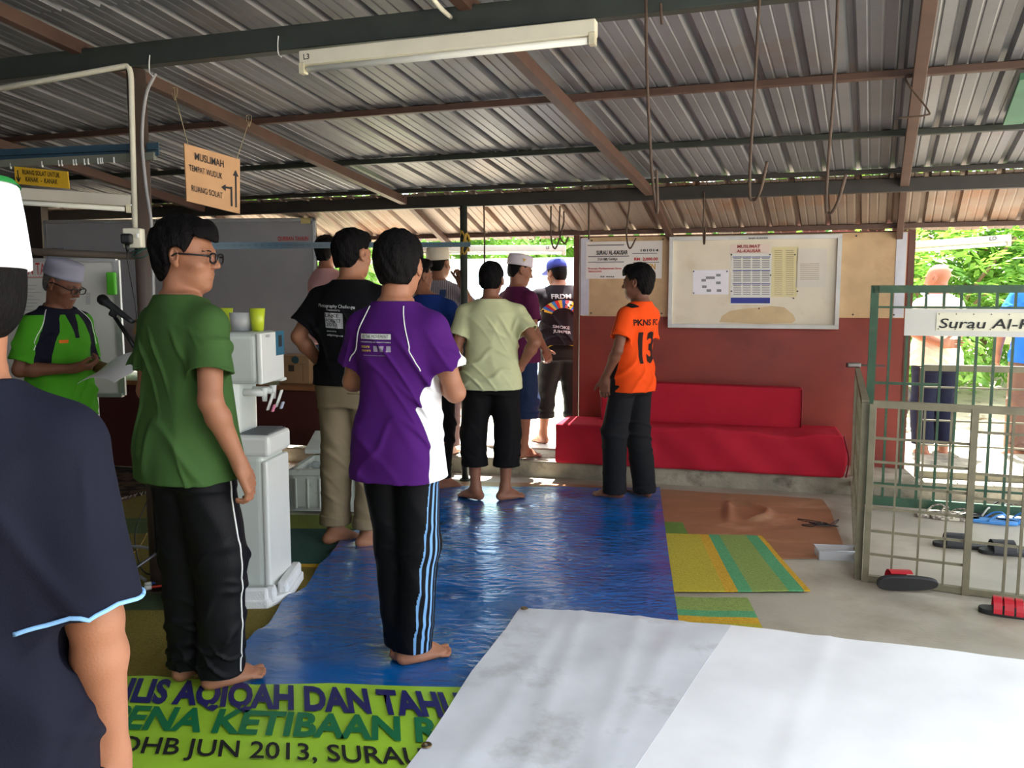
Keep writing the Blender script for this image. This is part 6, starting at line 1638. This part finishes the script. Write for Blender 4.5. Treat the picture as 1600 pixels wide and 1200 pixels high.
# ---- pale yellow shirt
r = person('barefoot man in pale yellow T-shirt and rolled black trousers, right hand on his hip', (-.142, 5.73, FT), D(-3), H=1.625, skin_i=1, h=.006, build=1.12, lean=(.0, 0),
    j=dict(an_l=(-.115, -.02, .08), kn_l=(-.13, .0, .49), an_r=(.10, -.03, .08), kn_r=(.115, 0, .49), el_r=(.315, -.10, 1.15), wr_r=(.205, -.03, .96), el_l=(-.25, -.04, 1.10), wr_l=(-.24, .05, .88)),
    head=(D(-6), D(2), 0), hair='crew', feet=dict(l=D(52), r=D(-52)), hands=dict(r=dict(d=(-.75, -.35, -.15), n=(-.2, .9, .1), curl=.35, tdir=(0, 0, 1))),
    shirt=dict(m=cl('shirt_pale_yellow', rgb(198, 200, 156)), hem=.815, slv=.66, amp=.006, seed=21, flare=.010), pants=dict(m=cl('trouser_charcoal', rgb(19, 18, 19)), r=(.112, .102, .098), hem=.25, bunch=.012, amp=.008, cuff=False))
# ---- maroon shirt, white cap
r = person('man in maroon shirt, navy cropped trousers and white cap looking down to the right', (.05, 6.72, .135), D(-52), H=1.61, skin_i=1, h=.007,
    j=dict(el_r=(.23, -.02, 1.10), wr_r=(.17, .16, .92), an_r=(.08, .0, .08)), head=(D(-22), D(-16), 0), hair='short', cap=dict(kind='kopiah', m=cl('cap_pale', rgb(206, 196, 204)), z0=.035, z1=.12, tilt=.12),
    hands=dict(r=dict(d=(-.2, .5, -.8), n=(-1, .2, 0), curl=.5)), feet=dict(r=D(-10)),
    shirt=dict(m=cl('shirt_maroon', rgb(88, 30, 66)), hem=.82, slv=.72, seed=31), pants=dict(m=cl('navy_shorts', rgb(34, 48, 78)), r=(.112, .105, .10), hem=.35, bunch=.008, cuff=True))
m_ = MB(); HM = Matrix((r['HR']*HS).tolist()).to_4x4(); HM.translation = Vector(r['hc']); p = HM@Vector((.086, -.015, .075)); m_.prism([HM@Vector((.086, -.03, .088)), HM@Vector((.086, .0, .088)), HM@Vector((.087, -.015, .06))], HM.to_3x3()@Vector((.003, 0, 0))); m_.build('cap_badge', mat('gold_thread', rgb(190, 150, 70)), r['cap'])
m_.bm if False else None
# ---- black shirt, blue cap in the doorway
r = person('man in dark grey printed shirt and blue cap standing in the bright doorway', (.40, 7.28, .145), D(6), H=1.62, skin_i=0, h=.007, build=1.22, lean=(-.01, .10), hipshift=(.05, 0),
    j=dict(el_l=(-.33, .18, 1.25), wr_l=(-.42, .36, 1.12), an_l=(-.13, .02, .08), kn_l=(-.10, .04, .49), an_r=(.16, .0, .08), kn_r=(.14, .04, .49)), head=(D(28), D(-12), 0), headoff=(-.03, .03, -.03), hair='long',
    cap=dict(kind='ball', m=cl('cap_blue', rgb(64, 74, 150))), hands=dict(l=dict(d=(-.3, .8, -.3), n=(0, 0, -1), tdir=(1, 0, 0))), feet=dict(l=D(25), r=D(-20)),
    shirt=dict(m=cl('shirt_charcoal', rgb(40, 34, 38)), hem=.92, slv=.85, seed=41, amp=.007), pants=dict(m=cl('track_dark', rgb(24, 23, 24), rough=.6), r=(.125, .092, .084), hem=.24, waist=1.05, bunch=.004, cuff=True, grow=.022))
R_, O_, O2 = r['root'], r['shirt'], r['pants']; M_ypipe = cl('yellow_piping', rgb(196, 180, 50))
cloth_text(R_, O_, 'FRDM', cl('print_white', (0, 0, 0)), (-.07, 0, 1.335), (1, 0, 0), yb_, .18, .040, .03)
cols = [rgb(230, 190, 60), rgb(60, 110, 200), rgb(200, 50, 60), rgb(240, 220, 110), rgb(70, 150, 220), rgb(210, 60, 60), rgb(236, 200, 80), rgb(60, 100, 190), rgb(230, 120, 120), rgb(240, 240, 230)]
for k in range(14):
    a0, a1 = D(160-9.5*k), D(160-9.5*(k+1))
    def wf(X, Y, a0=a0, a1=a1):
        a = a0+(a1-a0)*X; rr = .085+.075*Y; return .115+rr*math.cos(a)*1.3+.0, rr*math.sin(a)*.95-.02
    cloth_rect(R_, O_, cl('print_arc_%d' % (k % 10), cols[k % 10]), (-.08, 0, 1.19), (1, 0, 0), yb_, 1, 1, n=3, warp=wf)
cloth_text(R_, O_, 'SMOKE', cl('print_white', (0, 0, 0)), (-.065, 0, 1.075), (1, 0, -.1), yb_, .15, .025, .02); cloth_text(R_, O_, 'JUMPER', cl('print_white', (0, 0, 0)), (-.065, 0, 1.035), (1, 0, -.1), yb_, .16, .025, .02)
cloth_line(R_, O2, M_ypipe, [(-.13, -.10, .86), (-.08, -.15, .92), (.03, -.17, .93), (.14, -.15, .90), (.20, -.08, .80), (.22, -.04, .60), (.22, -.02, .40), (.21, -.02, .27)], .005)
cloth_line(R_, O2, M_ypipe, [(.22, .0, .80), (.24, .0, .60), (.235, .0, .42), (.225, .0, .27)], .007)
# ---- orange shirt
def or_side(X, Y, Z):
    c_ = np.interp(Z, [.78, .9, 1.0, 1.1, 1.25], [.03, .04, .02, .0, -.01])
    return np.where(X < -.05, np.interp(Z, [.78, .9, 1.0, 1.15, 1.24], [.032, .030, .022, .012, .004])-np.abs(Y-c_), -1)
def or_sh(X, Y, Z): return np.minimum(.035-np.abs(X+.10-.9*(1.44-Z)), np.minimum(Z-1.385+.4*(Y+.02), .02-Y))
mo_ = with_attr(cl('shirt_orange', rgb(236, 78, 22)), [('side', rgb(28, 22, 26)), ('yoke', rgb(28, 22, 26))])
r = person('barefoot boy in orange number 13 football shirt and dark trousers before the sofa', (.83, 5.79, FT), D(44), H=1.605, skin_i=2, h=.0055, build=.90, lean=(.045, -.03),
    j=dict(an_l=(-.10, .06, .08), kn_l=(-.10, .07, .49), an_r=(.09, -.07, .08), kn_r=(.09, .0, .49), el_l=(-.225, -.05, 1.11), wr_l=(-.215, .07, .90), el_r=(.21, .03, 1.11), wr_r=(.12, .16, .95)),
    head=(D(18), D(-3), 0), hair='long', feet=dict(l=D(22), r=D(-15)), hands=dict(l=dict(d=(.1, .1, -1), n=(.9, .3, 0), curl=.45), r=dict(curl=.6)),
    shirt=dict(m=mo_, hem=.80, slv=.66, amp=.006, seed=51, flare=.014, attrs=[('side', or_side), ('yoke', or_sh)]), pants=dict(m=cl('trouser_slate', rgb(28, 28, 31)), r=(.104, .092, .088), hem=.035, bunch=.008, amp=.007))
R_, O_ = r['root'], r['shirt']; mnum = cl('number_black', rgb(44, 28, 26)); xb = (1, 0, 0)
cloth_text(R_, O_, 'PKNS FC', mnum, (-.12, 0, 1.285), xb, yb_, .26, .042, .03)
cloth_text(R_, O_, '13', mnum, (-.065, 0, 1.02), xb, yb_, .18, .21, .035)
# ---- elderly man reading
def eld(X, Y, Z):
    a = np.minimum(.052-np.abs(np.abs(X)-(.150-.30*(1.40-Z)*0)), Z-1.19-.8*np.abs(np.abs(X)-.15))
    rag = .040-np.abs(np.abs(X)-np.interp(Z, [1.15, 1.25, 1.38, 1.45], [.185, .165, .12, .075]))
    plk = np.minimum(.030-.16*(1.43-Z)-np.abs(X)+.01, np.minimum(Y, Z-1.27))
    yoke = Z-1.405
    return np.maximum(np.maximum(np.minimum(rag, Z-1.13), plk), yoke)
me_ = with_attr(cl('polo_lime', rgb(70, 146, 32)), [('dark', rgb(22, 22, 36))])
r = person('elderly man with grey cap and glasses in lime and black polo shirt, reading from papers', (-2.52, 4.62, .012), D(-108), H=1.61, skin_i=2, h=.0055, build=1.02, lean=(0, .03),
    j=dict(el_r=(.24, -.02, 1.10), wr_r=(.125, .235, 1.105), el_l=(-.235, .0, 1.09), wr_l=(-.10, .29, 1.085)), head=(D(8), D(-24), 0), headoff=(0, .02, -.01), hair='grey', hairm=M_hgrey, glasses=True, beard=True,
    cap=dict(kind='kopiah', m=cl('cap_grey', rgb(160, 160, 180)), z0=.036, z1=.125, tilt=.10), hands=dict(r=dict(d=(-.6, .6, .1), n=(-.3, -.2, .8), curl=.75, tdir=(-.5, .5, .6)), l=dict(d=(.35, .75, .0), n=(.2, -.2, 1), curl=.08, tdir=(-.6, .3, .3))),
    shirt=dict(m=me_, hem=.80, slv=.84, amp=.006, seed=61, flare=.02, attrs=[('dark', eld)], collar=cl('collar_black', rgb(22, 22, 34))), pants=dict(m=cl('trouser_navy', rgb(30, 34, 60)), r=(.11, .09, .08), hem=.05, bunch=.01))
cloth_rect(r['root'], r['shirt'], cl('logo_orange', rgb(220, 110, 40)), (.06, 0, 1.245), (1, 0, 0), (0, -1, 0), .05, .018, name='chest_logo', n=4)
for s_ in (-1, 1): cloth_line(r['root'], r['shirt'], M_wpipe, [(s_*.115, .06, 1.44), (s_*.16, .08, 1.37), (s_*.21, .06, 1.25), (s_*.225, .05, 1.15)], .0022)
pp = bpy.data.objects['person' if False else r['root'].name]
def pw(x, y, z): return Matrix.Translation(pp.location)@Matrix.Rotation(pp.rotation_euler.z, 4, 'Z')@(Vector((x, y, z))*pp.scale.x)
bm = bmesh.new(); g = {}
for i in range(13):
    for k in range(9):
        X = -.17+.30*i/12; Y = .27+.26*k/8; g[i, k] = bm.verts.new(pw(X, Y, 1.150+.006*math.sin(i*.7)-.42*(X+.10)-.14*(k/8-.5)**2+.05*(Y-.3)))
for i in range(12):
    for k in range(8): bm.faces.new((g[i, k], g[i+1, k], g[i+1, k+1], g[i, k+1]))
me = bpy.data.meshes.new('paper_sheets'); bm.to_mesh(me); bm.free(); o = link('paper_sheets', me, mat('paper_white', rgb(224, 224, 226), rough=.6, var=.03)); sl = o.modifiers.new('s', 'SOLIDIFY'); sl.thickness = .003
tag(o, 'open white paper sheets held by the elderly man', 'papers')
# ---- boy in the navy polo at the left edge (nearest the camera)
r = person('boy in navy polo with light blue edging and white cap at the left edge', (-.752, 1.12, .01), D(12), H=1.55, skin_i=0, h=.004, build=.86, lean=(0, 0),
    j=dict(el_r=(.182, -.02, 1.08), wr_r=(.180, .03, .83)), head=(D(52), D(-6), 0), hair='long', cap=dict(kind='kopiah', m=cl('cap_white', rgb(226, 228, 240)), top=cl('cap_green', rgb(40, 130, 60)), z0=.018, z1=.138, tilt=.04),
    shirt=dict(m=cl('polo_navy', rgb(21, 23, 38)), hem=.78, slv=.93, sr=(.072, .078), amp=.006, seed=71, flare=.02, collar=cl('collar_navy', rgb(30, 32, 54))), pants=dict(m=cl('track_black', (0, 0, 0)), hem=.06))
J = r['J']; sh, el = J['sh_r'], J['el_r']; e_ = sh+(el-sh)*.93; dn_ = nz(el-sh); uu = nz(np.cross(dn_, (0, 1, 0))); vv = np.cross(dn_, uu)
b_ = surf(r['shirt']); pts = []
for k in range(33):
    a = k*2*math.pi/32; q = b_.find_nearest(Vector(e_+(uu*math.cos(a)+vv*math.sin(a))*.105-dn_*.003)); pts.append(q[0]+q[1]*.001)
m_ = MB(); m_.tube(pts, .0035, seg=8); m_.build('sleeve_piping', M_ltblue, r['root'])
nb = np.array([*r['sp'](1.42), 1.42]); m_ = MB(); pts = []
for k in range(35):
    a = math.pi/2+.28+(2*math.pi-.56)*k/34; fr_ = .5-.5*math.cos(a-math.pi/2); pts.append(Vector((nb[0]+.0945*1.05*math.cos(a), nb[1]-.008+.0945*math.sin(a), nb[2]+.006-.045*(1-fr_))))
m_.tube(pts, .0035, seg=8); m_.build('collar_piping', M_ltblue, r['root'])
# ---- outdoors: bald man and man in blue
r = person('bald man in cream shirt and dark trousers seen through the gate, hand behind his back', (3.53, 6.95, .085), D(14), H=1.60, skin_i=0, h=.008, build=1.12,
    j=dict(el_l=(-.27, -.06, 1.12), wr_l=(-.10, -.19, 1.03), el_r=(.29, .02, 1.13), wr_r=(.22, .18, 1.0)), head=(D(25), D(-8), 0), nohair=True, hands=dict(l=dict(d=(1, -.1, .0), n=(0, -1, 0), curl=.3, tdir=(0, 0, 1))), feet=dict(l=D(20), r=D(-20)),
    shirt=dict(m=cl('shirt_cream', rgb(226, 216, 190)), hem=.83, slv=.9, seed=81, flare=.02), pants=dict(m=cl('trouser_midnight', rgb(20, 24, 44)), r=(.118, .10, .09), hem=.13, bunch=.004))
r = person('man in bright blue shirt and brown trousers at the right edge beyond the gate', (4.40, 6.98, .085), D(-10), H=1.70, skin_i=1, h=.008, build=1.05,
    j=dict(el_l=(-.28, .0, 1.12), wr_l=(-.26, .12, .88)), head=(D(10), 0, 0), feet=dict(l=D(25)),
    shirt=dict(m=cl('shirt_blue', rgb(44, 110, 214)), hem=.80, slv=.62, seed=91), pants=dict(m=cl('trouser_brown', rgb(112, 88, 78)), r=(.115, .105, .10), hem=.06, bunch=.014, amp=.010))
